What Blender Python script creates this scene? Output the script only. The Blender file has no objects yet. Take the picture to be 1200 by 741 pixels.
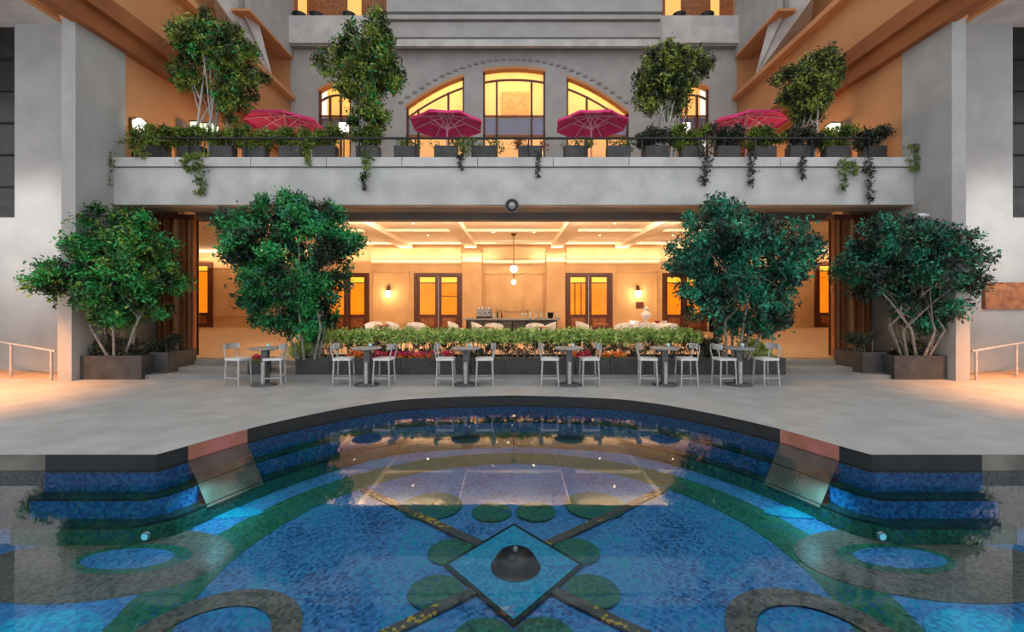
import bpy, math, random
import numpy as np
from mathutils import Vector, Matrix
R = math.radians
PI = math.pi
scene = bpy.context.scene
col = scene.collection

# ---------------------------------------------------------------- camera, sky, exposure
# world: z = 0 is the pool water, y runs away from the camera, x = 0 is the axis of the court
F = 530.0            # focal length in pixels of the 1200 px wide frame
EYE = 2.15           # eye height above the water
X0, YH = 602.0, 354.0
cam_d = bpy.data.cameras.new('camera')
cam_d.sensor_fit = 'HORIZONTAL'; cam_d.sensor_width = 36.0
cam_d.lens = F / 1200.0 * 36.0
cam_d.shift_x = -(X0 - 600.0) / 1200.0
cam_d.shift_y = (YH - 370.5) / 1200.0
cam_d.clip_end = 300
cam = bpy.data.objects.new('camera', cam_d); col.objects.link(cam)
cam.location = (0, 0, EYE); cam.rotation_euler = (R(90), 0, 0)
scene.camera = cam

w = bpy.data.worlds.new('world'); scene.world = w; w.use_nodes = True
wn = w.node_tree; bg = wn.nodes['Background']
bg.inputs[0].default_value = (0.96, 0.98, 1.0, 1); bg.inputs[1].default_value = 0.85
vs = scene.view_settings
vs.view_transform = 'Standard'; vs.look = 'None'; vs.exposure = 0.5; vs.gamma = 1.0
vs.use_curve_mapping = False

def lamp(name, kind, loc, energy, color=(1, .7, .4), size=.3, rot=(0, 0, 0), size_y=None, spot=None, parent=None):
    d = bpy.data.lights.new(name, kind); d.energy = energy; d.color = color
    if kind == 'AREA':
        d.size = size
        if size_y: d.shape = 'RECTANGLE'; d.size_y = size_y
    else:
        d.shadow_soft_size = size
    if spot: d.spot_size = R(spot); d.spot_blend = .8
    o = bpy.data.objects.new(name, d); col.objects.link(o)
    o.location = loc; o.rotation_euler = rot
    if parent: o.parent = parent
    return o
# warm side passage lamps and added white wall spots, outside the frame
for sx in (-1, 1):
    lamp('wall_wash_lamp', 'SPOT', (sx * 13.2, 9.0, 4.6), 330, (1, .97, .93), .3, (R(78), 0, 0), spot=75)  # added spot without a fixture, brightens the outer wall
    lamp('passage_lamp', 'SPOT', (sx * 12.2, 8.9, 4.2), 2300, (1, .38, .11), .15, (0, 0, 0), spot=100)

# ---------------------------------------------------------------- helpers
def px(p, s): return (p - X0) / s                  # column of the survey grid at scale s px/m
def pz(y, s): return EYE + (YH - y) / s
def py(s): return F / s

def tag(o, label=None, cat=None, group=None, kind=None):
    if label: o['label'] = label
    if cat: o['category'] = cat
    if group: o['group'] = group
    if kind: o['kind'] = kind
    return o
def empty(name, loc=(0, 0, 0), rz=0, label=None, cat=None, group=None, kind=None):
    o = bpy.data.objects.new(name, None); col.objects.link(o)
    o.location = loc; o.rotation_euler = (0, 0, rz); o.empty_display_size = .2
    return tag(o, label, cat, group, kind)
def children(o):
    return KIDS.get(o.name, [])
KIDS = {}
def link(o, parent=None):
    col.objects.link(o)
    if parent is not None:
        o.parent = parent; KIDS.setdefault(parent.name, []).append(o)
    return o
def copy_tree(o, parent=None):
    c = o.copy(); link(c, parent)
    for ch in list(KIDS.get(o.name, [])): copy_tree(ch, c)
    return c

class MB:
    def __init__(self): self.v = []; self.f = []; self.sm = []
    def add(self, vs, fs, smooth=False):
        b = len(self.v); self.v += [tuple(p) for p in vs]
        for f in fs: self.f.append([i + b for i in f]); self.sm.append(smooth)
        return self
    def box(self, x0, x1, y0, y1, z0, z1, bev=0.0):
        if bev <= 0:
            vs = [(x, y, z) for z in (z0, z1) for y in (y0, y1) for x in (x0, x1)]
            return self.add(vs, [(0, 2, 3, 1), (4, 5, 7, 6), (0, 1, 5, 4), (2, 6, 7, 3), (0, 4, 6, 2), (1, 3, 7, 5)])
        b = bev
        return self.prism([(x0 + b, y0), (x1 - b, y0), (x1, y0 + b), (x1, y1 - b), (x1 - b, y1), (x0 + b, y1), (x0, y1 - b), (x0, y0 + b)], z0, z1)
    def prism(self, pts, z0, z1):
        n = len(pts)
        vs = [(p[0], p[1], z0) for p in pts] + [(p[0], p[1], z1) for p in pts]
        fs = [list(range(n))[::-1], list(range(n, 2 * n))] + [(i, (i + 1) % n, n + (i + 1) % n, n + i) for i in range(n)]
        return self.add(vs, fs)
    def xprism(self, pts, y0, y1):            # polygon in x,z extruded along y
        n = len(pts)
        vs = [(p[0], y0, p[1]) for p in pts] + [(p[0], y1, p[1]) for p in pts]
        fs = [list(range(n)), list(range(n, 2 * n))[::-1]] + [(i, n + i, n + (i + 1) % n, (i + 1) % n) for i in range(n)]
        return self.add(vs, fs)
    def strip_xz(self, xs, zlo, zhi, y0, y1):   # solid between two curves over x
        n = len(xs)
        for i in range(n - 1):
            a = [(xs[i], zlo[i]), (xs[i + 1], zlo[i + 1]), (xs[i + 1], zhi[i + 1]), (xs[i], zhi[i])]
            self.xprism(a, y0, y1)
        return self
    def tube(self, pts, rads, n=8, cap=True):
        pts = [Vector(p) for p in pts]
        if not hasattr(rads, '__len__'): rads = [rads] * len(pts)
        vs = []; m = len(pts)
        up = Vector((0, 0, 1)) if abs((pts[1] - pts[0]).normalized().z) < .95 else Vector((1, 0, 0))
        for i, p in enumerate(pts):
            t = (pts[min(i + 1, m - 1)] - pts[max(i - 1, 0)]).normalized()
            a = t.cross(up).normalized(); b = t.cross(a)
            for k in range(n):
                q = 2 * PI * k / n
                vs.append(p + (a * math.cos(q) + b * math.sin(q)) * rads[i])
        fs = [(i * n + k, i * n + (k + 1) % n, (i + 1) * n + (k + 1) % n, (i + 1) * n + k) for i in range(m - 1) for k in range(n)]
        self.add(vs, fs, True)
        if cap: self.add(vs[:n], [list(range(n))[::-1]]); self.add(vs[-n:], [list(range(n))])
        return self
    def lathe(self, prof, n=20, c=(0, 0, 0), smooth=True):
        vs = []
        for r, z in prof:
            for k in range(n):
                q = 2 * PI * k / n
                vs.append((c[0] + r * math.cos(q), c[1] + r * math.sin(q), c[2] + z))
        fs = [(i * n + k, i * n + (k + 1) % n, (i + 1) * n + (k + 1) % n, (i + 1) * n + k) for i in range(len(prof) - 1) for k in range(n)]
        self.add(vs, fs, smooth)
        return self
    def build(self, name, mat, parent=None):
        me = bpy.data.meshes.new(name); me.from_pydata(self.v, [], self.f)
        me.polygons.foreach_set('use_smooth', self.sm)
        me.materials.append(mat); me.update()
        o = bpy.data.objects.new(name, me)
        return link(o, parent)
def bx(name, mat, b, parent=None, bev=0.0): return MB().box(*b, bev=bev).build(name, mat, parent)

# ---------------------------------------------------------------- materials
def srgb(r, g, b):
    f = lambda c: ((c / 255 + .055) / 1.055) ** 2.4 if c / 255 > .04045 else c / 255 / 12.92
    return (f(r), f(g), f(b), 1)
def mat(name, c1, c2=None, rough=.6, scale=3.0, metal=0.0, bump=0.0, emis=None, es=0.0, spec=.5, detail=6, lo=.35, hi=.65, trans=0.0):
    m = bpy.data.materials.new(name); m.use_nodes = True
    nt = m.node_tree; N = nt.nodes; L = nt.links; p = N['Principled BSDF']
    p.inputs['Roughness'].default_value = rough; p.inputs['Metallic'].default_value = metal
    p.inputs['Specular IOR Level'].default_value = spec
    tc = N.new('ShaderNodeTexCoord'); nz = N.new('ShaderNodeTexNoise')
    nz.inputs['Scale'].default_value = scale; nz.inputs['Detail'].default_value = detail
    g = N.new('ShaderNodeNewGeometry')
    L.new(g.outputs['Position'], nz.inputs['Vector'])
    cr = N.new('ShaderNodeValToRGB'); cr.color_ramp.elements[0].position = lo; cr.color_ramp.elements[1].position = hi
    cr.color_ramp.elements[0].color = c1; cr.color_ramp.elements[1].color = c2 or tuple(min(1, v * 1.15) for v in c1[:3]) + (1,)
    L.new(nz.outputs['Fac'], cr.inputs[0]); L.new(cr.outputs[0], p.inputs['Base Color'])
    if bump:
        b = N.new('ShaderNodeBump'); b.inputs['Strength'].default_value = bump; b.inputs['Distance'].default_value = .02
        L.new(nz.outputs['Fac'], b.inputs['Height']); L.new(b.outputs[0], p.inputs['Normal'])
    if emis:
        p.inputs['Emission Color'].default_value = emis; p.inputs['Emission Strength'].default_value = es
    if trans: p.inputs['Transmission Weight'].default_value = trans
    return m
def mosaic(name, cols, cell=.035, rough=.35):
    m = bpy.data.materials.new(name); m.use_nodes = True
    nt = m.node_tree; N = nt.nodes; L = nt.links; p = N['Principled BSDF']; p.inputs['Roughness'].default_value = rough
    g = N.new('ShaderNodeNewGeometry')
    dv = N.new('ShaderNodeVectorMath'); dv.operation = 'SCALE'; dv.inputs['Scale'].default_value = 1 / cell
    fl = N.new('ShaderNodeVectorMath'); fl.operation = 'FLOOR'
    wn_ = N.new('ShaderNodeTexWhiteNoise'); wn_.noise_dimensions = '3D'
    ad = N.new('ShaderNodeVectorMath'); ad.operation = 'ADD'; ad.inputs[1].default_value = (.013, .017, .0031)
    L.new(g.outputs['Position'], ad.inputs[0]); L.new(ad.outputs[0], dv.inputs[0]); L.new(dv.outputs[0], fl.inputs[0]); L.new(fl.outputs[0], wn_.inputs['Vector'])
    nz = N.new('ShaderNodeTexNoise'); nz.inputs['Scale'].default_value = 1.3; L.new(g.outputs['Position'], nz.inputs['Vector'])
    mx = N.new('ShaderNodeMath'); mx.operation = 'MULTIPLY_ADD'; mx.inputs[1].default_value = .62
    L.new(wn_.outputs['Value'], mx.inputs[0])
    sc = N.new('ShaderNodeMath'); sc.operation = 'MULTIPLY_ADD'; sc.inputs[1].default_value = 1.1; sc.inputs[2].default_value = -.36
    L.new(nz.outputs['Fac'], sc.inputs[0]); L.new(sc.outputs[0], mx.inputs[2])
    cr = N.new('ShaderNodeValToRGB'); cr.color_ramp.interpolation = 'CONSTANT'
    el = cr.color_ramp.elements
    while len(el) < len(cols): el.new(.5)
    for i, c in enumerate(cols): el[i].position = i / len(cols); el[i].color = c
    L.new(mx.outputs[0], cr.inputs[0]); L.new(cr.outputs[0], p.inputs['Base Color'])
    return m
def emit(name, c, s):
    m = bpy.data.materials.new(name); m.use_nodes = True
    p = m.node_tree.nodes['Principled BSDF']; p.inputs['Base Color'].default_value = c
    p.inputs['Emission Color'].default_value = c; p.inputs['Emission Strength'].default_value = s
    return m
M = {}
M['stone'] = mat('grey limestone', srgb(152, 152, 151), srgb(164, 164, 163), .75, 1.3, bump=.1)
M['stone_light'] = mat('pale limestone', srgb(170, 169, 167), srgb(192, 191, 189), .7, 1.6, bump=.1)
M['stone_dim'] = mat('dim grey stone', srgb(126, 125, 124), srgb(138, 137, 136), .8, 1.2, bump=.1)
M['deck'] = mat('deck stone', srgb(150, 151, 150), srgb(166, 167, 166), .55, 2.2, bump=.06, detail=9)
M['terrace'] = mat('terrace floor', srgb(170, 140, 110), srgb(188, 160, 130), .5, 2.0)
M['orange'] = mat('tan plaster', srgb(184, 130, 86), srgb(198, 144, 98), .8, .5)
M['brown'] = mat('brown ledge', srgb(128, 72, 32), srgb(150, 88, 44), .7, 1.0)
M['wood'] = mat('brown timber', srgb(120, 66, 30), srgb(158, 96, 50), .5, 6.0)
M['wood_dark'] = mat('dark timber', srgb(74, 32, 12), srgb(100, 48, 20), .45, 8.0)
M['wall_warm'] = mat('warm plaster', srgb(200, 158, 112), srgb(216, 174, 128), .8, 1.0)
M['ceil'] = mat('cream ceiling', srgb(238, 214, 184), srgb(246, 226, 198), .8, .7)
M['black'] = mat('black glass', srgb(14, 14, 15), srgb(34, 34, 35), .25, 5.0)
M['coping'] = mat('black coping stone', srgb(22, 22, 22), srgb(32, 32, 32), .35, 6.0)
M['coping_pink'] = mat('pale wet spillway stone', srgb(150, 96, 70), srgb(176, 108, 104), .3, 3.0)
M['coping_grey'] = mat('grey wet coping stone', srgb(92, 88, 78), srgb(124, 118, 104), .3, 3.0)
M['planter'] = mat('charcoal planter', srgb(48, 48, 48), srgb(66, 66, 66), .6, 4.0)
M['iron'] = mat('black iron', srgb(24, 24, 26), srgb(36, 36, 38), .4, 8.0, metal=.4)
M['steel'] = mat('brushed steel', srgb(140, 140, 142), srgb(170, 170, 172), .35, 9.0, metal=.7)
M['stool'] = mat('grey painted metal', srgb(160, 160, 160), srgb(184, 184, 184), .45, 9.0, metal=.2)
M['stool_seat'] = mat('pale grey seat', srgb(206, 206, 206), srgb(222, 222, 222), .5, 9.0)
M['table'] = mat('dark table metal', srgb(78, 78, 80), srgb(100, 100, 102), .4, 9.0, metal=.3)
M['table_top'] = mat('grey table top', srgb(128, 128, 130), srgb(152, 152, 154), .35, 9.0)
M['pink'] = mat('pink canopy cloth', srgb(226, 54, 124), srgb(236, 72, 140), .8, 3.0)
M['rib'] = mat('pale pink rib', srgb(236, 170, 200), srgb(246, 190, 215), .6, 5.0)
M['white'] = mat('white upholstery', srgb(214, 216, 222), srgb(232, 233, 238), .8, 5.0)
M['bark_pale'] = mat('pale bark', srgb(150, 146, 142), srgb(196, 194, 190), .9, 9.0, bump=.3)
M['bark'] = mat('grey bark', srgb(104, 100, 94), srgb(150, 146, 138), .9, 9.0, bump=.3)
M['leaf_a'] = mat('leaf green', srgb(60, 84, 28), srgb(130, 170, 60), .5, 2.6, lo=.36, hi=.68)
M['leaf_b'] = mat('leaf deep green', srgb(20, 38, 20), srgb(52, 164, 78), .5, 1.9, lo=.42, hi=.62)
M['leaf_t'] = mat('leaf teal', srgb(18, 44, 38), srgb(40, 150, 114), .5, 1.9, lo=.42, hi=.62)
M['leaf_o'] = mat('leaf olive', srgb(40, 54, 16), srgb(144, 160, 62), .5, 2.2, lo=.42, hi=.62)
M['leaf_vine'] = mat('leaf vine', srgb(56, 74, 20), srgb(120, 140, 44), .5, 3.2, lo=.36, hi=.66)
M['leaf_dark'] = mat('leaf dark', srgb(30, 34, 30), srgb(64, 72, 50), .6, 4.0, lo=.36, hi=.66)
M['hedge'] = mat('hedge lime', srgb(128, 156, 70), srgb(196, 216, 120), .6, 7.0, lo=.36, hi=.66)
M['fl_red'] = mat('red petals', srgb(176, 20, 60), srgb(214, 40, 90), .6, 9.0)
M['fl_orange'] = mat('orange petals', srgb(226, 92, 24), srgb(240, 140, 50), .6, 9.0)
M['mo_blue'] = mosaic('blue mosaic', [srgb(36, 92, 142), srgb(54, 120, 178), srgb(66, 136, 192), srgb(80, 150, 204), srgb(24, 160, 188)])
M['mo_riser'] = mosaic('deep blue mosaic', [srgb(24, 88, 150), srgb(36, 112, 176), srgb(56, 138, 200), srgb(26, 96, 160)])
M['mo_green'] = mosaic('green mosaic', [srgb(24, 84, 66), srgb(40, 110, 82), srgb(50, 124, 100), srgb(24, 96, 118)])
M['mo_brown'] = mosaic('brown grey mosaic', [srgb(84, 80, 74), srgb(106, 101, 94), srgb(122, 118, 106), srgb(84, 90, 80)])
M['mo_gold'] = mosaic('grey band with gold mosaic', [srgb(70, 72, 72), srgb(98, 98, 88), srgb(84, 86, 84), srgb(96, 92, 80), srgb(200, 170, 60)])
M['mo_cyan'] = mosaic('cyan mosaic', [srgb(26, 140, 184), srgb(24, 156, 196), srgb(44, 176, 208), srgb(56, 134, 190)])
M['mo_edge'] = mosaic('dark green mosaic', [srgb(8, 44, 40), srgb(14, 60, 52), srgb(10, 50, 60)])
M['brass'] = mat('bronze', srgb(90, 60, 30), srgb(120, 84, 44), .35, 9.0, metal=.6)
M['gold'] = mat('gold panel', srgb(176, 128, 20), srgb(206, 158, 50), .5, 6.0)
M['cream_room'] = mat('cream room wall', srgb(250, 205, 135), srgb(252, 216, 150), .8, 1.0)
M['blind'] = mat('grey blue blind', srgb(112, 112, 128), srgb(116, 112, 176), .7, .6)
M['glow'] = emit('lamp glow', (1, .82, .5, 1), 9.0)
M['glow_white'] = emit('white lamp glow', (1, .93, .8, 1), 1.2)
M['glow_green'] = emit('pale shade glow', (.95, 1, .7, 1), .75)
M['pane_warm'] = mat('lit door glass', srgb(190, 88, 10), srgb(226, 120, 14), .2, 1.4, emis=srgb(240, 132, 20), es=.62)
M['pane_yellow'] = mat('lit transom glass', srgb(190, 140, 30), srgb(210, 160, 50), .2, 2, emis=srgb(236, 190, 60), es=.75)
M['pool_lamp'] = emit('underwater lamp', (.3, .9, 1, 1), .2)
M['bottle_g'] = mat('green bottle glass', srgb(20, 60, 40), srgb(30, 80, 50), .1, 4)
M['bottle_c'] = mat('pale bottle glass', srgb(170, 200, 205), srgb(200, 220, 222), .1, 4)
M['bottle_r'] = mat('red bottle glass', srgb(150, 20, 60), srgb(160, 30, 70), .1, 4)

def water_mat():
    m = bpy.data.materials.new('pool water'); m.use_nodes = True
    nt = m.node_tree; N = nt.nodes; L = nt.links
    N.remove(N['Principled BSDF']); out = N['Material Output']
    tr = N.new('ShaderNodeBsdfTransparent'); tr.inputs[0].default_value = (.90, .97, 1.0, 1)
    gl = N.new('ShaderNodeBsdfGlossy'); gl.inputs['Roughness'].default_value = .025
    fr = N.new('ShaderNodeFresnel'); fr.inputs['IOR'].default_value = 1.52
    mx = N.new('ShaderNodeMixShader')
    g = N.new('ShaderNodeNewGeometry'); nz = N.new('ShaderNodeTexNoise'); nz.inputs['Scale'].default_value = 5.0; nz.inputs['Detail'].default_value = 3
    b = N.new('ShaderNodeBump'); b.inputs['Strength'].default_value = .02; b.inputs['Distance'].default_value = .02
    L.new(g.outputs['Position'], nz.inputs['Vector']); L.new(nz.outputs['Fac'], b.inputs['Height'])
    L.new(b.outputs[0], gl.inputs['Normal'])
    L.new(fr.outputs[0], mx.inputs[0]); L.new(tr.outputs[0], mx.inputs[1]); L.new(gl.outputs[0], mx.inputs[2])
    L.new(mx.outputs[0], out.inputs['Surface'])
    return m
M['water'] = water_mat()
def glass_mat():
    m = bpy.data.materials.new('window glass'); m.use_nodes = True
    nt = m.node_tree; N = nt.nodes; L = nt.links
    N.remove(N['Principled BSDF']); out = N['Material Output']
    tr = N.new('ShaderNodeBsdfTransparent'); tr.inputs[0].default_value = (.97, .96, .93, 1)
    gl = N.new('ShaderNodeBsdfGlossy'); gl.inputs['Roughness'].default_value = .05
    mx = N.new('ShaderNodeMixShader'); mx.inputs[0].default_value = .06
    L.new(tr.outputs[0], mx.inputs[1]); L.new(gl.outputs[0], mx.inputs[2]); L.new(mx.outputs[0], out.inputs['Surface'])
    return m
M['glass'] = glass_mat()

# ---------------------------------------------------------------- pool and deck
DZ = .20             # deck above water
def dk(p, y):        # survey point of the deck edge
    s = (y - YH) / (EYE - DZ)
    return (p - X0) / s, F / s
half = [dk(602, 463.5), dk(545, 465), dk(480, 468), dk(440, 472.5), dk(400, 479), dk(345, 490), dk(290, 503), dk(240, 517), dk(205, 527), dk(183, 533)]
half = [(-x, y) for x, y in half]
def smooth_curve(P, n=6):
    P = [Vector(p) for p in P]; out = []
    for i in range(len(P) - 1):
        a = P[max(i - 1, 0)]; b = P[i]; c = P[i + 1]; d = P[min(i + 2, len(P) - 1)]
        for k in range(n):
            t = k / n
            out.append(.5 * ((2 * b) + (c - a) * t + (2 * a - 5 * b + 4 * c - d) * t * t + (3 * b - a - 3 * c + d) * t ** 3))
    out.append(P[-1]); return out
rh = smooth_curve(half)
XE = 5.98            # where the black coping ends
rh = rh + [Vector((rh[-1].x + .4, rh[-1].y)), Vector((XE, rh[-1].y)), Vector((9.0, rh[-1].y)), Vector((16.0, rh[-1].y))]
rim = [Vector((-p.x, p.y)) for p in rh[::-1]] + rh[1:]
def inset(path, d):
    out = []
    for i, p in enumerate(path):
        t = (path[min(i + 1, len(path) - 1)] - path[max(i - 1, 0)]).normalized()
        n = Vector((t.y, -t.x))
        out.append(p + n * d)
    return out
# deck slab
mb = MB(); YB = 34.0
for a, b in zip(rim[:-1], rim[1:]):
    vs_ = [(a.x, a.y, DZ), (b.x, b.y, DZ), (b.x, YB, DZ), (a.x, YB, DZ)]
    mb.add(vs_, [(0, 1, 2, 3)])
mb.add([(-30, 5, DZ), (-16, 5, DZ), (-16, YB, DZ), (-30, YB, DZ)], [(0, 1, 2, 3)]); mb.add([(16, 5, DZ), (30, 5, DZ), (30, YB, DZ), (16, YB, DZ)], [(0, 1, 2, 3)])
tag(mb.build('pool_deck', M['deck']), kind='structure')
# pool shell
pool = empty('pool', (0, 0, 0), kind='structure')
outer = inset(rim, -.3)
def seg(i0, i1, name, m_, top=True):
    q = MB()
    for i in range(i0, i1):
        a, b, c, d = rim[i], rim[i + 1], outer[i + 1], outer[i]
        z0, z1 = -.04, DZ - .002
        q.add([(a.x, a.y, z0), (b.x, b.y, z0), (c.x, c.y, z0), (d.x, d.y, z0), (a.x, a.y, z1), (b.x, b.y, z1), (c.x, c.y, z1), (d.x, d.y, z1)],
              [(0, 1, 5, 4), (4, 5, 6, 7), (1, 2, 6, 5), (2, 3, 7, 6), (3, 0, 4, 7)])
    return q.build(name, m_, pool)
# coping in stones; the ends and the two pinkish stretches have their own stone
bounds = []
n = len(rim)
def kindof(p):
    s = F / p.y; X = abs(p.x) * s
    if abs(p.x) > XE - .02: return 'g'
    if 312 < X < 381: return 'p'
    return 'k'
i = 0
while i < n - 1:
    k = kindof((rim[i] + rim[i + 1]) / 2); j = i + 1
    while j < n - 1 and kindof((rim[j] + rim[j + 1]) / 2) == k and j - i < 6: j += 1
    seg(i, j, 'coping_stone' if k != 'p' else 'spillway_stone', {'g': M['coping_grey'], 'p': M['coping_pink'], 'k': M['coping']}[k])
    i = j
def wall_path(path, z0, z1, name, m_, xmax=99):
    q = MB()
    for a, b in zip(path[:-1], path[1:]):
        if abs((a.x + b.x) / 2) > xmax: continue
        q.add([(a.x, a.y, z0), (b.x, b.y, z0), (b.x, b.y, z1), (a.x, a.y, z1)], [(0, 1, 2, 3)])
    return q.build(name, m_, pool)
def tread_path(pa, pb, z, name, m_, xmax=99, th=.012):
    q = MB()
    for a, b, c, d in zip(pa[:-1], pa[1:], pb[1:], pb[:-1]):
        if abs((a.x + b.x) / 2) > xmax: continue
        q.add([(d.x, d.y, z), (c.x, c.y, z), (b.x, b.y, z), (a.x, a.y, z)], [(0, 1, 2, 3)])
        q.add([(d.x, d.y, z - .035), (c.x, c.y, z - .035), (c.x, c.y, z), (d.x, d.y, z)], [(0, 1, 2, 3)])
    return q.build(name, m_, pool)
FZ = -.75
p1 = inset(rim, .012); p2 = inset(rim, .21); p3 = inset(rim, .40); p4 = inset(rim, .41)
wall_path(inset(rim, .005), FZ, -.02, 'pool_wall', M['mo_brown'])
XS = XE
wall_path(p1, -.28, -.03, 'step_riser', M['mo_riser'], XS)
tread_path(p1, p2, -.27, 'step_tread', M['mo_edge'], XS)
wall_path(p2, -.52, -.305, 'step_riser', M['mo_riser'], XS)
tread_path(p2, p3, -.52, 'step_tread', M['mo_edge'], XS)
wall_path(p3, FZ, -.555, 'step_riser', M['mo_green'], XS)
for sx in (-1, 1):   # pale stone chutes below the two pinkish coping stretches
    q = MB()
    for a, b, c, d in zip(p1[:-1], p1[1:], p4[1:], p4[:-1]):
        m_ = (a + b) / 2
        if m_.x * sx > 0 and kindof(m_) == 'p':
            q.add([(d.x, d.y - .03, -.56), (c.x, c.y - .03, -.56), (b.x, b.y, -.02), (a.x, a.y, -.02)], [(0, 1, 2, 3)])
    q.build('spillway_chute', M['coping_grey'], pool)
for sx in (-1, 1):   # step ends
    yb = rim[0].y
    bx('step_end', M['mo_green'], (min(sx * XE, sx * (XE - .02)), max(sx * XE, sx * (XE - .02)), yb - .21, yb, FZ, -.28), pool)
    bx('step_end', M['mo_green'], (min(sx * XE, sx * (XE - .02)), max(sx * XE, sx * (XE - .02)), yb - .4, yb, FZ, -.53), pool)
floor = MB(); floor.box(-16, 16, -3, 9.8, FZ - .1, FZ).build('pool_floor', M['mo_blue'], pool)
# mosaic inlays and painted glow patches, each a thin raised piece of the floor
lay = [0]
def disc(name, m_, x, y, r, r_in=0, ry=None, n=40):
    lay[0] += 1; z = FZ + .003 + lay[0] * .0012
    q = MB(); ry = ry or r
    pts = [(x + r * math.cos(2 * PI * k / n), y + ry * math.sin(2 * PI * k / n)) for k in range(n)]
    if r_in:
        pin = [(x + r_in * math.cos(2 * PI * k / n), y + r_in * ry / r * math.sin(2 * PI * k / n)) for k in range(n)]
        for k in range(n):
            j = (k + 1) % n
            q.add([(*pin[k], z), (*pts[k], z), (*pts[j], z), (*pin[j], z)], [(0, 1, 2, 3)])
        q.add([(*p, z) for p in pts] + [(*p, z - .02) for p in pts], [(k, n + k, n + (k + 1) % n, (k + 1) % n) for k in range(n)])
    else: q.prism(pts, z - .02, z)
    return q.build(name, m_, pool)
def poly(name, m_, pts):
    lay[0] += 1; z = FZ + .003 + lay[0] * .0012
    return MB().prism(pts, z - .02, z).build(name, m_, pool)
CY = 4.93
disc('mosaic_ring', M['mo_green'], 0, CY, 3.75, 3.15)
for sx in (-1, 1):
    disc('mosaic_medallion', M['mo_brown'], sx * 4.55, 5.05, 1.35, ry=.72)
    disc('mosaic_disc', M['mo_green'], sx * 4.3, 5.1, .64, ry=.30)
    disc('mosaic_disc', M['mo_blue'], sx * 4.35, 5.1, .5, ry=.21)
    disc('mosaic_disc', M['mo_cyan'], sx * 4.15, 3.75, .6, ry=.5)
    disc('mosaic_disc', M['mo_cyan'], sx * 4.05, 6.2, .62, ry=.17)  # lamp glow on the floor, painted as a cyan disc
    disc('mosaic_disc', M['mo_blue'], sx * 6.0, 5.45, .45, ry=.2)
    disc('mosaic_ring', M['mo_brown'], sx * 2.6, 3.8, .75, .5)
for sx in (-1, 1):
    for (x, y) in ((.72, 5.22), (.78, 4.5), (.26, 3.85), (1.15, 6.4), (.3, 6.2)):
        disc('mosaic_petal', M['mo_green'], sx * x, y, .27 if x != 1.15 else .42)
def band(x0, y0, x1, y1, w_):
    d = Vector((x1 - x0, y1 - y0)).normalized(); nn = Vector((-d.y, d.x)) * w_ / 2
    poly('mosaic_band', M['mo_gold'], [(x0 - nn.x, y0 - nn.y), (x1 - nn.x, y1 - nn.y), (x1 + nn.x, y1 + nn.y), (x0 + nn.x, y0 + nn.y)])
for sx in (-1, 1):
    for sy in (-1, 1):
        a = (sx * .3, CY + sy * .35); b = (sx * 2.3, CY + sy * 2.0)
        band(a[0], a[1], b[0], b[1], .12) if sx * sy > 0 else band(b[0], b[1], a[0], a[1], .12)
def dia(k): return [(0, CY - .87 * k), (.72 * k, CY), (0, CY + .87 * k), (-.72 * k, CY)]
poly('mosaic_border', M['mo_edge'], dia(1.06)); poly('mosaic_diamond', M['mo_cyan'], dia(.98))
dr = MB().lathe([(.01, .16), (.1, .155), (.18, .12), (.235, .05), (.25, 0), (.27, -.01)], 28)
o = dr.build('fountain_dome', M['coping']); o.location = (.02, CY - .05, FZ + .06)
tag(o, 'black round fountain dome in the middle of the blue diamond mosaic', 'fountain')
MB().lathe([(.03, .155), (.03, .19), (.015, .2), (.0, .2)], 12).build('nozzle', M['steel'], o)
# water sheet
mb = MB()
for a, b in zip(rim[:-1], rim[1:]):
    mb.add([(a.x, -3, 0), (b.x, -3, 0), (b.x, b.y + .02, 0), (a.x, a.y + .02, 0)], [(0, 1, 2, 3)])
tag(mb.build('water_surface', M['water']), kind='structure')
# underwater lamps
for nm, x, y in (('left', -4.35, 5.75), ('right', 4.35, 5.75)):
    o = MB().lathe([(0, .0), (.09, .0), (.11, -.02), (.11, -.05)], 16).build('pool_light', M['steel'])
    o.location = (x, y - .42, -.62); o.scale = (.5, .5, .5); o.rotation_euler = (R(90), 0, 0)
    tag(o, 'small round underwater lamp at the %s step corner' % nm, 'lamp', None)
    MB().lathe([(0, .01), (.08, .01)], 16).build('lens', M['pool_lamp'], o)
    lamp('pool_lamp', 'SPOT', (x * .90, 5.95, -.12), 14, (.25, .85, 1), .08, (0, 0, 0), spot=140)
for x in (-4.2, 4.2):
    lamp('pool_lamp', 'POINT', (x, 4.0, -.3), 2.5, (.2, .85, 1), .1)

# ---------------------------------------------------------------- ground floor shell
TZ = .50
SX = 10.9
S_B, S_F = 34.2, 43.0     # beam line, balcony front
YF = py(S_F)              # 12.3
YBM = py(S_B)
# steps up to the terrace
steps = empty('terrace_steps', kind='structure')
for k in range(3):
    y0 = 11.45 + k * .62
    bx('step', M['stone_dim'], (-9.85, 9.85, y0, y0 + .66 if k < 2 else 14.0, DZ, DZ + .1 * (k + 1)), steps)
bx('terrace_floor', M['terrace'], (-24, 24, 13.35, 32, TZ - .3, TZ + .004)); tag(bpy.data.objects['terrace_floor'], kind='structure')
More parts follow.
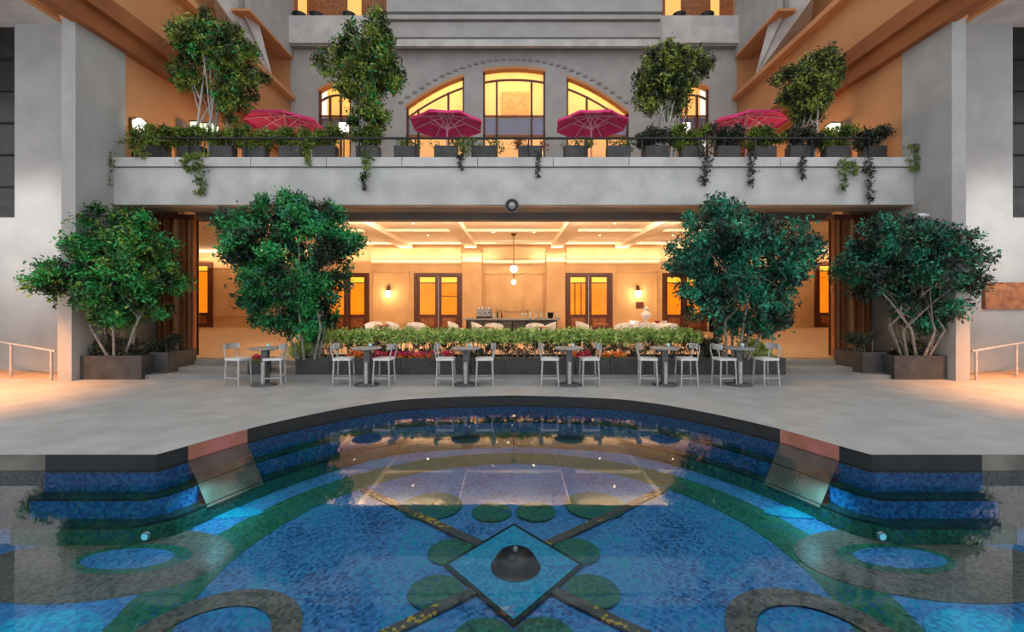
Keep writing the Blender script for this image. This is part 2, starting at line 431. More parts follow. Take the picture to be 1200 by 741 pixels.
# ceiling
CZ = 5.35
tag(bx('ceiling', M['ceil'], (-24, 24, YBM + .25, 32, CZ, CZ + .2)), kind='structure')
beams = empty('ceiling_beams', kind='structure')
for x in (-9.2, -5.9, -2.35, 2.35, 5.9, 9.2):
    MB().box(x - .3, x + .3, YBM + .3, 25.0, CZ - .24, CZ - .001).build('beam', M['ceil'], beams)
for y in (20.0, 23.4):
    for xa, xb in ((-9.2, -5.9), (-5.9, -2.35), (-2.35, 2.35), (2.35, 5.9), (5.9, 9.2)):
        MB().box(xa + .3, xb - .3, y - .14, y + .14, CZ - .10, CZ - .001).build('beam', M['ceil'], beams)
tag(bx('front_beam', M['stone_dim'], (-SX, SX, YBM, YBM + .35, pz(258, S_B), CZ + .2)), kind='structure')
# back wall in the middle, side bays set deeper
SW = 21.0; YW = py(SW)
wx0, wx1 = px(402, SW), px(803, SW)
doors = [(px(405, SW) - 1.2, px(433, SW)), (px(485, SW), px(542, SW)), (px(662, SW), px(718, SW)), (px(776, SW), px(803, SW) + 1.2)]
dtop = pz(320, SW)
wb = empty('wall_back', kind='structure')
cur = -11.2
for a, b in doors:
    bx('wall_panel', M['wall_warm'], (cur, a, YW, YW + .3, TZ, CZ), wb)
    bx('wall_panel', M['wall_warm'], (a, b, YW, YW + .3, dtop, CZ), wb)
    cur = b
bx('wall_panel', M['wall_warm'], (cur, 11.2, YW, YW + .3, TZ, CZ), wb)
for a, b in ((px(542.5, SW), px(565, SW)), (px(640, SW), px(661.5, SW))):
    bx('pilaster', M['wall_warm'], (a, b, YW - .35, YW, TZ, CZ - .38), wb)
    bx('capital', M['wall_warm'], (a - .06, b + .06, YW - .42, YW, CZ - .62, CZ - .5), wb)
for a, b in ((px(436, SW), px(541, SW)), (px(566, SW), px(639, SW)), (px(663, SW), px(772, SW))):
    bx('crown_moulding', M['ceil'], (a, b, YW - .16, YW, pz(309, SW), pz(305, SW)), wb)
    bx('crown_moulding', M['wall_warm'], (a, b, YW - .22, YW, pz(304, SW), pz(291, SW)), wb)
def panel_frame(a, b, z0, z1, y, parent, m_=M['wall_warm'], t=.07):
    q = MB(); q.box(a, b, y - .05, y, z1 - t, z1); q.box(a, b, y - .05, y, z0, z0 + t)
    q.box(a, a + t, y - .05, y, z0, z1); q.box(b - t, b, y - .05, y, z0, z1)
    return q.build('wall_moulding', m_, parent)
for a, b in ((568, 588), (592, 613), (617, 637)):
    panel_frame(px(a, SW), px(b, SW), 1.6, pz(320, SW), YW, wb)
for a, b in ((437, 480), (722, 770)):
    panel_frame(px(a, SW), px(b, SW), .9, pz(318, SW), YW, wb)
# side bays
SB = 18.0; YS = py(SB)
for sx, nm in ((-1, 'wall_left_bay'), (1, 'wall_right_bay')):
    g = empty(nm, kind='structure')
    q = lambda a, b: (min(sx * a, sx * b), max(sx * a, sx * b))
    a, b = q(10.9, 24)
    bx('wall_panel', M['wall_warm'], (a, b, YS, YS + .3, TZ, CZ), g)
    a, b = q(10.9, 11.2); bx('wall_return', M['wall_warm'], (a, b, YW, YS, TZ, CZ), g)
    a, b = q(23.7, 24); bx('wall_panel', M['wall_warm'], (a, b, 14, YS, TZ, CZ), g)
    for xx in (13.2, 17.2):
        a, b = q(xx, xx + 2.8); panel_frame(a, b, 1.2, 4.4, YS, g)
# doorway in each side bay (dark leaf)
def door(n_, a, b, y, z1, leafs=2, glass=True, label=None):
    d = empty('door_%d' % n_, ((a + b) / 2, y, TZ), kind='structure')
    wd = b - a; h = z1 - TZ; x0 = -wd / 2
    fr = MB(); t = .14
    fr.box(x0, x0 + t, -.12, .1, 0, h); fr.box(-x0 - t, -x0, -.12, .1, 0, h); fr.box(x0 + t, -x0 - t, -.12, .1, h - t, h)
    fr.build('door_frame', M['wood_dark'], d)
    lw = (wd - 2 * t) / leafs
    for k in range(leafs):
        l0 = x0 + t + k * lw + .01; l1 = l0 + lw - .02
        lf = MB(); st = .17
        lf.box(l0, l0 + st, -.04, .03, .02, h - t); lf.box(l1 - st, l1, -.04, .03, .02, h - t)
        lf.box(l0 + st, l1 - st, -.04, .03, h - t - .1, h - t); lf.box(l0 + st, l1 - st, -.04, .03, .02, .95)
        leaf = lf.build('door_leaf', M['wood_dark'], d)
        MB().box(l0 + st, l1 - st, -.005, .005, .95, h - t - .42).build('pane', M['pane_warm'], leaf)
        MB().box(l0 + st, l1 - st, -.005, .005, h - t - .42, h - t - .1).build('pane', M['pane_yellow'], leaf)
        ex = (n_ == 3 and k == 0)
        mt = MB(); mt.box(l0 + st, l1 - st, -.025, .02, h - t - .45, h - t - .39)
        if ex:
            for fx in (.3, .7): mt.box(l0 + st + (lw - 2 * st) * fx - .03, l0 + st + (lw - 2 * st) * fx + .03, -.025, .02, .95, h - t - .42)
        else: mt.box(l0 + st, l1 - st, -.02, .02, 1.95, 2.0) if k == 1 and n_ == 2 else None
        mt.build('glazing_bar', M['wood_dark'], leaf)
        q = MB(); q.box(l0 + st + .05, l1 - st - .05, -.06, -.04, .25, .75)
        q.build('door_panel', M['wood'], leaf)
        hx = l1 - .08 if k == 0 else l0 + .08
        MB().tube([(hx, -.09, .95), (hx, -.09, 1.25)], .018, 8).build('door_handle', M['brass'], leaf)
    return d
for i_, (a, b) in enumerate(doors): door(i_ + 1, a, b, YW + .1, dtop)
door(5, px(222, SB), px(250, SB), YS - .05, pz(308, SB), 1)
door(6, px(954, SB), px(982, SB), YS - .05, pz(308, SB), 1)
# sliding timber screens and columns at the sides of the terrace opening
for sx, nm in ((-1, 'left'), (1, 'right')):
    g = empty('timber_screen', (sx * 10.3, 13.75, TZ), label='tall brown timber fluted screen at the %s side of the terrace opening' % nm, cat='screen')
    for k in range(9):
        xx = -.5 + k * .125
        MB().box(xx - .05, xx + .05, (.0, .09)[k % 2], .24, 0, 4.16, bev=.015).build('timber_slat', M['orange'] if k % 3 == 1 else M['wood'] if k % 2 else M['brown'], g)
    MB().box(-.6, .6, -.06, .3, 4.16, 4.30).build('head_rail', M['wood_dark'], g)
    MB().box(-.55, .55, .16, .26, 0, 4.16).build('back_board', M['wood_dark'], g)
    # wall under the balcony between the opening and the court wall
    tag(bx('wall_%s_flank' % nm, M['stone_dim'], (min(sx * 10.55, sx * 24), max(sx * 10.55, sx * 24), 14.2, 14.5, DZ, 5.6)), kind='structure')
    a, b = sorted((sx * 10.9, sx * 11.15))
    bx('trim_%d' % (1 if sx < 0 else 2), M['wood'], (min(sx * 10.6, sx * 11.0), max(sx * 10.6, sx * 11.0), 14.1, 14.2, DZ, 3.0)); tag(bpy.data.objects['trim_%d' % (1 if sx < 0 else 2)], kind='structure')

# ---------------------------------------------------------------- balcony
zc0, zc1, zc2 = pz(240, S_F), pz(197, S_F), pz(185, S_F)
bal = empty('balcony', kind='structure')
bxl, bxr = px(120, S_F), px(1088, S_F)
bx('fascia', M['stone_light'], (bxl, bxr, YF, YF + .35, zc0, zc1), bal)
bx('groove', M['stone_dim'], (bxl, bxr, YF + .03, YF + .35, zc1, zc1 + .03), bal)
x = bxl - .03; w_ = (bxr - bxl + .06) / 11
for k in range(11):
    bx('coping_stone', M['stone_light'], (x + k * w_ + .008, x + (k + 1) * w_ - .008, YF - .06, YF + .45, zc1 + .03, zc2), bal)
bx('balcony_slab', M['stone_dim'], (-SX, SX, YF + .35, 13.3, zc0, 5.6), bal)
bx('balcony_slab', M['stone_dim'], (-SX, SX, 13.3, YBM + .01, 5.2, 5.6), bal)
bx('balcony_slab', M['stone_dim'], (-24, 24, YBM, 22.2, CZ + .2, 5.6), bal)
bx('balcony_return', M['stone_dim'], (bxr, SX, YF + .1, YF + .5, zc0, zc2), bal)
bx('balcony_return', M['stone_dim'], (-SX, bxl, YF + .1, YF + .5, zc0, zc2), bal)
# emblem on the underside edge
em = empty('round_emblem', (px(600, 42.5), YF - .02, zc0 - .02), label='round dark grey emblem with pale centre hung under the balcony edge', cat='emblem')
q = MB(); q.lathe([(0, 0), (.16, 0), (.2, -.02), (.2, -.05), (.14, -.06), (0, -.06)], 24)
o = q.build('disc', M['stone_dim'], em); o.rotation_euler = (R(90), 0, 0)
o = MB().lathe([(.1, 0), (.15, .02), (.17, 0), (.15, -.02), (.1, 0)], 24).build('ring', M['iron'], em); o.rotation_euler = (R(90), 0, 0)
o = MB().lathe([(0, .02), (.05, .02), (.06, 0)], 12).build('boss', M['stone_light'], em); o.rotation_euler = (R(90), 0, 0); o.location = (0, -.02, 0)
# railing
rl = empty('balcony_railing', (0, YF + .5, zc2), label='black iron railing along the balcony front', cat='railing')
zt = pz(158, 42.0) - zc2
MB().box(bxl + .35, bxr - 1.2, -.03, .03, zt - .05, zt).build('top_rail', M['iron'], rl)
MB().box(bxl + .35, bxr - 1.2, -.015, .015, .04, .07).build('bottom_rail', M['iron'], rl)
for k in range(14):
    xx = bxl + .4 + k * (bxr - bxl - 1.65) / 13
    MB().box(xx - .02, xx + .02, -.02, .02, 0, zt - .05).build('post', M['iron'], rl)

# ---------------------------------------------------------------- side walls of the court
for sx, nm in ((-1, 'left'), (1, 'right')):
    g = empty('wall_%s' % nm, kind='structure')
    Q = lambda a, b: (min(sx * a, sx * b), max(sx * a, sx * b))
    ymin = 11.25
    bx('wall_panel', M['stone'], (*Q(10.9, 11.25), ymin, 12.7, DZ, 9.2), g)            # pier
    bx('wall_panel', M['stone'], (*Q(10.9, 11.25), 11.15, 11.25, DZ, 3.0), g)
    bx('wall_panel', M['orange'], (*Q(10.95, 11.3), 12.7, 22.2, 5.6, 12.1), g)
    bx('wall_panel', M['orange'], (*Q(10.95, 11.3), 11.25, 12.7, 9.2, 12.1), g)
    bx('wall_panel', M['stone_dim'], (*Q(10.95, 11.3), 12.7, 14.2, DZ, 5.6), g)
    bx('ledge', M['brown'], (*Q(10.7, 11.0), 9.5, 22.0, 9.12, 9.62), g)
    bx('ledge', M['brown'], (*Q(10.55, 11.0), 9.5, 22.0, 9.62, 10.1), g)
    bx('ledge', M['orange'], (*Q(10.6, 11.0), 9.5, 22.0, 11.95, 12.15), g)
    bx('wall_panel', M['orange'], (*Q(13.1, 13.4), 9.5, 22.2, 12.1, 26), g)
    bx('wall_panel', M['orange'], (*Q(10.95, 13.2), 9.5, 22.2, 12.0, 12.12), g)
    # outer wall facing the camera with the tall black window
    yo = 12.3; x_w = (X0 - 17) / 43.1
    z0w, z1w = pz(255, 43.1), pz(28, 43.1)
    bx('wall_panel', M['stone'], (*Q(11.25, x_w), yo, yo + .4, DZ, z1w), g)
    bx('wall_panel', M['stone'], (*Q(x_w, 20), yo, yo + .4, DZ, z0w), g)
    bx('lintel_slab', M['stone_light'], (*Q(12.2, 20), 7.5, yo + .4, z1w, z1w + .35), g)
    bx('ledge', M['orange'], (*Q(12.05, 12.2), 7.5, yo + .4, z1w - .06, z1w + .4), g)
    bx('wall_panel', M['orange'], (*Q(11.25, 12.2), yo, yo + .4, z1w, 19), g)
    wdw = empty('window_%d' % (1 if sx < 0 else 2), kind='structure')
    bx('pane', M['black'], (*Q(x_w, 20), yo + .15, yo + .2, z0w, z1w), wdw)
    for k in range(1, 5):
        xx = sx * (x_w + k * 1.1); bx('glazing_bar', M['iron'], (xx - .03, xx + .03, yo + .08, yo + .15, z0w, z1w), wdw)
    for k in range(1, 6):
        zz = z0w + k * (z1w - z0w) / 6; bx('glazing_bar', M['iron'], (*Q(x_w, 20), yo + .08, yo + .15, zz - .02, zz + .02), wdw)
    # upper parapet returning along the side, with a flared grey console
    up = empty('upper_console', kind='structure')
    bx('parapet', M['stone'], (*Q(10.75, 10.95), 18.4, 22.0, 14.1, 19), up)
    bx('soffit', M['orange'], (*Q(10.75, 11.5), 18.4, 22.0, 14.0, 14.1), up)
    c = MB()
    T = [(sx * 10.75, 20.2, 12.14), (sx * 11.2, 18.6, 14.2), (sx * 12.0, 18.0, 14.4), (sx * 12.7, 19.4, 14.0), (sx * 11.2, 17.9, 17.5), (sx * 12.6, 19.8, 17.5)]
    c.add(T, [(0, 1, 4), (0, 2, 1) if False else (0, 4, 2), (0, 2, 3), (1, 0, 5), (0, 3, 5), (2, 4, 5, 3), (1, 5, 4)])
    c.build('console', M['stone_light'], up)

# ---------------------------------------------------------------- upper back wall with arched windows
SU = 24.0; YU = py(SU)
ub = empty('wall_upper_back', kind='structure')
ztop = pz(48, SU)
def arch(p):   # top edge of the big centre arch, picture survey
    x = p - 602.0
    return 78 + 47 * (abs(x) / 128.0) ** 2.1
opens = [(566, 639, arch), (476, 544, arch), (664, 737, arch),
         (373, 411, lambda p: 96 + 30 * ((p - 395) / 30.0) ** 2 * .5), (793, 831, lambda p: 96 + 30 * ((p - 812) / 30.0) ** 2 * .5)]
opens.sort()
cur = -SX
zb = 5.6
def Zu(y): return pz(y, SU)
for wi, (a, b, fn) in enumerate(opens):
    xa, xb = px(a, SU), px(b, SU)
    bx('wall_panel', M['stone'], (cur, xa, YU, YU + .4, zb, ztop), ub)
    ps = [a + (b - a) * k / 14 for k in range(15)]
    MB().strip_xz([px(p, SU) for p in ps], [Zu(fn(p)) for p in ps], [ztop] * 15, YU, YU + .4).build('wall_spandrel', M['stone'], ub)
    MB().strip_xz([px(p, SU) for p in ps], [Zu(fn(p)) - .14 for p in ps], [Zu(fn(p)) for p in ps], YU - .06, YU + .3).build('arch_trim', M['orange'], ub)
    # window: curved transom, mullions, glass
    wn2 = empty('window_%d' % (wi + 3), kind='structure')
    MB().strip_xz([px(p, SU) for p in ps], [Zu(fn(p) + 15) for p in ps], [Zu(fn(p) + 13) for p in ps], YU + .12, YU + .2).build('transom_bar', M['wood_dark'], wn2)
    for fx in (.0, .22, .78, 1.0) if b - a < 80 and wi == 2 else (.0, .2 if wi == 1 else .33, .72 if wi == 1 else .66, 1.0):
        p = a + (b - a) * fx; xx = px(min(max(p, a + 1), b - 1), SU)
        bx('mullion', M['wood_dark'], (xx - .05, xx + .05, YU + .1, YU + .2, zb, Zu(fn(p) + (13 if 0 < fx < 1 else 0))), wn2)
    for yy in (135, 158):
        bx('glazing_bar', M['wood'], (xa, xb, YU + .1, YU + .2, Zu(yy) - .04, Zu(yy) + .04), wn2)
    bx('blind', M['blind'], (xa + .03, xb - .03, YU + .22, YU + .25, Zu(157), Zu(136)), wn2)
    g_ = MB().strip_xz([px(p, SU) for p in ps], [zb] * 15, [Zu(fn(p)) - .1 for p in ps], YU + .15, YU + .16).build('pane', M['glass'], wn2)
    cur = xb
bx('wall_panel', M['stone'], (cur, SX, YU, YU + .4, zb, ztop), ub)
# voussoir line over the arch
ps = [470 + k * 8 for k in range(34)]
for p in ps:
    z = Zu(arch(p) - 8); xx = px(p, SU)
    bx('arch_stone', M['stone_dim'], (xx - .11, xx + .11, YU - .05, YU + .02, z - .05, z + .05), ub)
# room behind the upper windows
rm = empty('upper_room', kind='structure')
bx('wall_panel', M['cream_room'], (-10.5, 10.5, YU + 3.4, YU + 3.6, zb, 15.2), rm)
bx('ceiling_panel', M['cream_room'], (-10.5, 10.5, YU + .4, YU + 3.6, 15.2, 15.4), rm)
bx('floor_panel', M['wood'], (-10.5, 10.5, YU + .4, YU + 3.6, zb - .1, zb + .01), rm)
o = bx('gold_panel', M['gold'], (px(587, 21), px(620, 21), YU + 3.3, YU + 3.4, pz(134, 21), pz(106, 21))); tag(o, 'square gold wall panel seen through the central arched window', 'artwork')
for x in (-8.8, -4.2, 0, 4.2, 8.8):
    lamp('room_lamp', 'AREA', (x, YU + 1.2, 15.0), 120, (1, .70, .34), 2.5, (R(25), 0, 0), 1.0)
    lamp('room_lamp', 'AREA', (x, YU + 1.6, 9.0), 70, (1, .74, .42), 2.0, (R(30), 0, 0), 1.0)
# cornices and the storey above
bx('cornice', M['stone_light'], (px(333, 24.5), px(870, 24.5), YU - .45, YU + .4, pz(50, 24.5), pz(18, 24.5)), ub)
bx('cornice', M['stone_dim'], (px(333, 24.5), px(870, 24.5), YU - .35, YU + .4, pz(50, 24.5) - .1, pz(50, 24.5)), ub)
bx('cornice', M['stone_light'], (px(456, 24.8), px(772, 24.8), YU - .65, YU - .45, pz(53, 24.8), pz(45, 24.8)), ub)
bx('cornice', M['stone'], (px(452, 24.8), px(776, 24.8), YU - .6, YU - .4, pz(42, 24.8), pz(24, 24.8)), ub)
bx('cornice', M['stone_dim'], (px(452, 25), px(776, 25), YU - .55, YU - .3, pz(23, 25), pz(21, 25)), ub)
bx('cornice', M['stone'], (px(452, 25), px(776, 25), YU - .75, YU - .3, pz(20, 25), pz(15, 25)), ub)
bx('wall_panel', M['stone'], (px(455, 24), px(774, 24), YU - .3, YU + .4, pz(18, 24), 21), ub)
bx('wall_panel', M['wood'], (-12.3, 12.3, YU + 2.4, YU + 2.6, pz(22, 24) - .4, 26), ub)
bx('wall_panel', M['orange'], (-13.4, -SX, YU + .05, YU + .4, 12.0, 26), ub)
bx('wall_panel', M['orange'], (SX, 13.4, YU + .05, YU + .4, 12.0, 26), ub)
for i_, (a, b) in enumerate(((405, 421), (346, 356), (782, 800), (836, 846))):
    bx('window_%d' % (8 + i_), emit('lit upper pane', srgb(236, 190, 100), .45) if i_ == 0 else bpy.data.materials['lit upper pane'],
       (px(a, 22), px(b, 22), YU + 2.3, YU + 2.38, pz(22, 22), 18.5)); tag(bpy.data.objects['window_%d' % (8 + i_)], kind='structure')
for i_, xx in enumerate((px(346, 24.5), px(366, 24.5), px(405, 24.5), px(800, 24.5), px(833, 24.5))):
    o = MB().lathe([(.1, 0), (.3, .12), (.34, .3), (.3, .3), (.08, .28)], 16).build('round_planter_bowl', M['iron']); o.location = (xx, YU - .02, pz(18, 24.5) + .002)
    tag(o, ('black rounded bowl planter on the upper cornice, %s' % ('leftmost', 'second from the left', 'left of the central block', 'right of the central block', 'rightmost')[i_]), 'planter', 'bowls on the upper cornice')

# ---------------------------------------------------------------- terrace lamps
for sx in (-1, 1):
    lamp('cove_lamp', 'AREA', (sx * 5.2, YW - .55, 4.35), 90, (1, .82, .6), 8.5, (R(180), 0, 0), .3)  # unseen upward lights, added to brighten the terrace ceiling
    lamp('cove_lamp', 'AREA', (sx * 17.0, YS - .8, 4.3), 130, (1, .82, .6), 9.0, (R(180), 0, 0), .4)
for x in (-7.5, -4.1, 0, 4.1, 7.5):
    lamp('cove_lamp', 'AREA', (x, YBM + .5, 4.95), 210, (1, .84, .64), 2.6, (R(180 - 38), 0, 0), .25)  # added lights behind the front beam, no fixture modelled
for x, y in ((-.94, 20.7), (.92, 20.7), (-.9, 24.1), (.95, 24.1), (-.3, 24.1), (.25, 24.1), (-4.1, 18.4), (4.1, 18.4), (-4.1, 21.6), (4.1, 21.6), (-7.6, 18.4), (7.6, 18.4), (-7.6, 21.6), (7.6, 21.6), (-13, 24), (13, 24), (-17, 24), (17, 24)):
    o = MB().lathe([(0, 0), (.07, 0), (.1, -.015), (.1, .02)], 14).build('downlight', M['steel']); o.location = (x, y, CZ - .012)
    row = 'front row' if y < 20 else 'middle row' if y < 23 else 'rear row'
    if 20 < y < 21: row = 'middle pair'
    side = 'left' if x < 0 else 'right'; rank = 'outer' if abs(x) in (7.6, 17) or abs(x) > 16 else 'inner' if abs(x) != .95 and abs(x) != .9 else 'second'
    bay = 'side bay' if abs(x) > 10 else 'centre'
    tag(o, 'round ceiling downlight, terrace %s, %s, %s one on the %s' % (bay, row, rank, side), 'light', 'terrace ceiling downlights')
    MB().lathe([(0, -.004), (.065, -.004)], 14).build('lens', M['glow'], o)
    lamp('downlight_lamp', 'SPOT', (x, y, CZ - .06), 90 if abs(x) > 1 else 36, (1, .74, .46), .06, spot=120)
# pendant
pd = empty('pendant_lamp', (px(602, 25), py(25), 0), label='two-globe pendant lamp on a thin rod above the bar', cat='lamp')
MB().tube([(0, 0, 3.75), (0, 0, CZ)], .022, 8).build('rod', M['brass'], pd)
MB().lathe([(0, 0), (.14, 0), (.1, -.08), (.03, -.12)], 16, (0, 0, CZ - .002)).build('ceiling_rose', M['brass'], pd)
for z, r in ((3.70, .17), (3.08, .11)):
    MB().lathe([(r * math.sin(PI * k / 10) + .001, -r * math.cos(PI * k / 10)) for k in range(11)], 18, (0, 0, z)).build('globe', M['glow'], pd)
MB().tube([(0, 0, 3.2), (0, 0, 3.52)], .02, 8).build('link_rod', M['brass'], pd)
MB().lathe([(.04, .2), (.09, .14), (.12, .1)], 16, (0, 0, 3.70)).build('cap', M['brass'], pd)
# wall sconces
for x, nm in ((px(456, SW), 'left'), (px(747, SW), 'right')):
    g = empty('wall_sconce', (x, YW - .02, pz(345, SW)), label='glowing wall lantern on the plaster wall %s of the bar' % nm, cat='lamp', group=None)
    MB().box(-.06, .06, -.03, .02, -.1, .5).build('back_plate', M['brass'], g)
    MB().tube([(0, -.02, .42), (0, -.14, .46), (0, -.2, .34)], .018, 8).build('arm', M['brass'], g)
    MB().lathe([(.03, .3), (.13, .2), (.15, .02), (.1, -.14), (.02, -.18)], 16, (0, -.2, 0)).build('globe', M['glow'], g)
    MB().lathe([(.01, .4), (.05, .34), (.15, .21), (.16, .19)], 16, (0, -.2, 0)).build('cap', M['brass'], g)
    lamp('sconce_lamp', 'POINT', (x, YW - .55, pz(345, SW)), 26, (1, .74, .35), .12)
o = bx('wall_plaque', M['wood_dark'], (px(745, SW), px(754, SW), YW - .06, YW - .052, pz(361, SW), pz(354, SW))); tag(o, 'small dark bronze plaque on the wall below the right sconce', 'sign')

# ---------------------------------------------------------------- bar and terrace furniture
b = empty('bar_counter', (0, py(22.5), TZ), label='long bar counter with pale top and black front', cat='bar')
MB().box(px(547, 22.5), px(652, 22.5), -.35, .55, 0, .72).build('counter_body', M['black'], b)
MB().box(px(544, 22.5), px(656, 22.5), -.5, .6, .72, .80).build('counter_top', M['steel'], b)
for k in range(6):
    x0 = px(549, 22.5) + k * .76; MB().box(x0 + .03, x0 + .73, -.38, -.35, .06, .66).build('front_panel', M['planter'], b)
BT = TZ + .80 + .001
def on_bar(name, px_, build, label, cat, group=None, y=0.0):
    o = empty(name, (px(px_, 22.5), py(22.5) + y, BT), label=label, cat=cat, group=group); build(o); return o
def espresso(o):
    MB().box(-.38, .38, -.22, .22, .1, .5, bev=.03).build('body', M['steel'], o)
    MB().box(-.4, .4, -.26, .24, 0, .1).build('drip_tray', M['iron'], o)
    for k in (-.2, 0.04, .26): MB().tube([(k, -.22, .3), (k, -.36, .28)], .03, 8).build('portafilter', M['iron'], o)
    for k in range(4): MB().lathe([(.03, 0), (.045, .09)], 10, (-.27 + k * .16, 0, .5)).build('cup', M['white'], o)
on_bar('espresso_machine', 567.5, espresso, 'steel espresso machine with cups at the left of the bar counter', 'coffee machine')
def bottle(m_, h=.34, r=.042):
    def f(o):
        MB().lathe([(0, 0), (r, 0), (r, h * .6), (r * .35, h * .75), (r * .33, h)], 12).build('glass_body', m_, o)
        MB().lathe([(r * .4, h - .02), (r * .4, h + .03), (0, h + .03)], 10).build('cap', M['iron'], o)
    return f
for k, (p_, mm, h, lb) in enumerate(((579, 'bottle_c', .3, 'pale bottle just right of the espresso machine'), (583, 'bottle_g', .5, 'tall dark green bottle right of the espresso machine'), (588, 'bottle_r', .3, 'dark red bottle right of the tall green bottle'),
        (621, 'bottle_c', .42, 'pale bottle at the left end of the right-hand bottle group'), (628, 'bottle_c', .3, 'short pale bottle in the right-hand bottle group on the bar'), (634, 'bottle_c', .4, 'pale bottle beside the dark ice bucket on the bar'), (652, 'bottle_c', .34, 'pale bottle at the far right end of the bar'))):
    on_bar('bottle', p_, bottle(M[mm], h), lb, 'bottle', 'bottles on the bar')
on_bar('ice_bucket', 645, lambda o: (MB().lathe([(0, 0), (.12, 0), (.17, .3), (.18, .3), (.15, .28)], 16).build('bucket', M['iron'], o), MB().tube([(-.17, 0, .28), (-.1, 0, .4), (.1, 0, .4), (.17, 0, .28)], .012, 6).build('handle', M['steel'], o)), 'dark ice bucket at the right of the bar counter', 'bucket')
for k, p_ in enumerate((612, 616, 640)):
    o = MB().lathe([(0, 0), (.05, 0), (.008, .02), (.008, .13), (.05, .2), (.055, .28), (.05, .28), (.045, .2), (0, .14)], 12).build('wine_glass', M['bottle_c']); o.location = (px(p_, 22.5), py(22.5) - .2, BT)
    tag(o, 'clear stemmed glass standing on the bar, %s of three' % ('leftmost', 'middle', 'rightmost')[k], 'glass', 'glasses on the bar')

def tub_chair():
    g = empty('tub_chair')
    s = MB()
    s.box(-.3, .3, -.3, .28, .28, .44, bev=.06); s.build('seat', M['white'], g)
    q = MB(); n_ = 16
    def ring(r, z): return [(r * math.cos(PI * (1.0 + k / n_) + 0) * 1.0, -r * math.sin(PI * (1 + k / n_)) * 1.0, z) for k in range(n_ + 1)]
    L_ = [ring(.36, .2), ring(.38, .55), ring(.40, .78), ring(.34, .78), ring(.31, .5), ring(.31, .2)]
    # taper the arms down towards the front
    for r_ in L_[1:4]:
        for k in range(n_ + 1):
            a = abs(k - n_ / 2) / (n_ / 2); x, y, z = r_[k]; r_[k] = (x, y, z - .16 * a * a)
    vs_ = [p for r_ in L_ for p in r_]; m_ = n_ + 1
    q.add(vs_, [(i * m_ + k, i * m_ + k + 1, (i + 1) * m_ + k + 1, (i + 1) * m_ + k) for i in range(5) for k in range(n_)], True)
    q.build('backrest', M['white'], g)
    for sx in (-1, 1):
        for sy in (-1, 1): MB().tube([(sx * .24, sy * .22, .28), (sx * .28, sy * .26, 0)], [.025, .015], 8).build('leg', M['wood_dark'], g)
    return g
tc = tub_chair()
spots = [(437, 27, 0), (462, 26, 2.4), (488, 27, 3.14), (535, 26, 1.9), (563, 27, 1.9), (579, 28, 3.14), (627, 28, 3.14), (641, 27, -1.9), (685, 26, 1.9), (731, 28, 3.14), (783, 28, 3.0)]
names = ['far left, beside the left tree', 'second from the left', 'in front of the left glazed door', 'just left of the bar counter', 'at the left end of the bar front', 'under the left half of the bar', 'under the right half of the bar', 'at the right end of the bar', 'in front of the right glazed door', 'left of the white clothed table', 'right of the white clothed table']
for i_, (p_, s_, a_) in enumerate(spots):
    g = tc if i_ == 0 else copy_tree(tc)
    g.location = (px(p_, s_), py(s_), TZ + .005); g.rotation_euler = (0, 0, a_)
    tag(g, 'low white tub chair behind the hedge, ' + names[i_], 'chair', 'white tub chairs on the terrace')
# low tables between the tub chairs
for k, (p_, s_) in enumerate(((448, 26.5), (570, 29.5), (634, 29.5), (705, 26))):
    g = empty('low_table', (px(p_, s_), py(s_), TZ + .005), label='small round brown terrace table, %s' % ('at the far left', 'left of the axis in front of the bar', 'right of the axis in front of the bar', 'right of the bar')[k], cat='table', group='low terrace tables')
    MB().lathe([(0, .62), (.3, .62), (.3, .65), (0, .65)], 20).build('table_top', M['wood'], g)
    MB().lathe([(.2, 0), (.2, .02), (.03, .05), (.03, .62)], 14).build('pedestal', M['iron'], g)
# white clothed table with an urn
g = empty('buffet_table', (px(757, 27.5), py(27.5), TZ + .005), label='long table under a white cloth right of the bar', cat='table')
MB().box(-.95, .95, -.38, .38, .0, .74, bev=.05).build('tablecloth', M['white'], g)
for k in range(8): MB().tube([(-.85 + k * .24, -.385, .0), (-.85 + k * .24, -.385, .72)], [.03, .012], 8).build('cloth_fold', M['white'], g)
u = empty('white_urn', (px(757, 27.5), py(27.5), TZ + .746), label='tall white urn on the white clothed table', cat='urn')
MB().lathe([(0, 0), (.16, 0), (.05, .08), (.06, .14), (.2, .3), (.22, .42), (.1, .5), (.08, .56)], 20).build('body', M['white'], u)
MB().lathe([(.1, .56), (.12, .6), (.07, .68), (.02, .72), (0, .74)], 20).build('lid', M['white'], u)
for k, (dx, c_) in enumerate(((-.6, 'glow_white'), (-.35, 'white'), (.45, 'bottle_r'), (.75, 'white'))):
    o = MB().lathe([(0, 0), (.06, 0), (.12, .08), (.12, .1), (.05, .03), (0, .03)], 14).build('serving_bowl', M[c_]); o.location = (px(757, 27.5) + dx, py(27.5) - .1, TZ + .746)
    tag(o, 'serving bowl on the white cloth, ' + ('leftmost of four', 'second from the left', 'dark red, right of the urn', 'rightmost of four')[k], 'bowl')

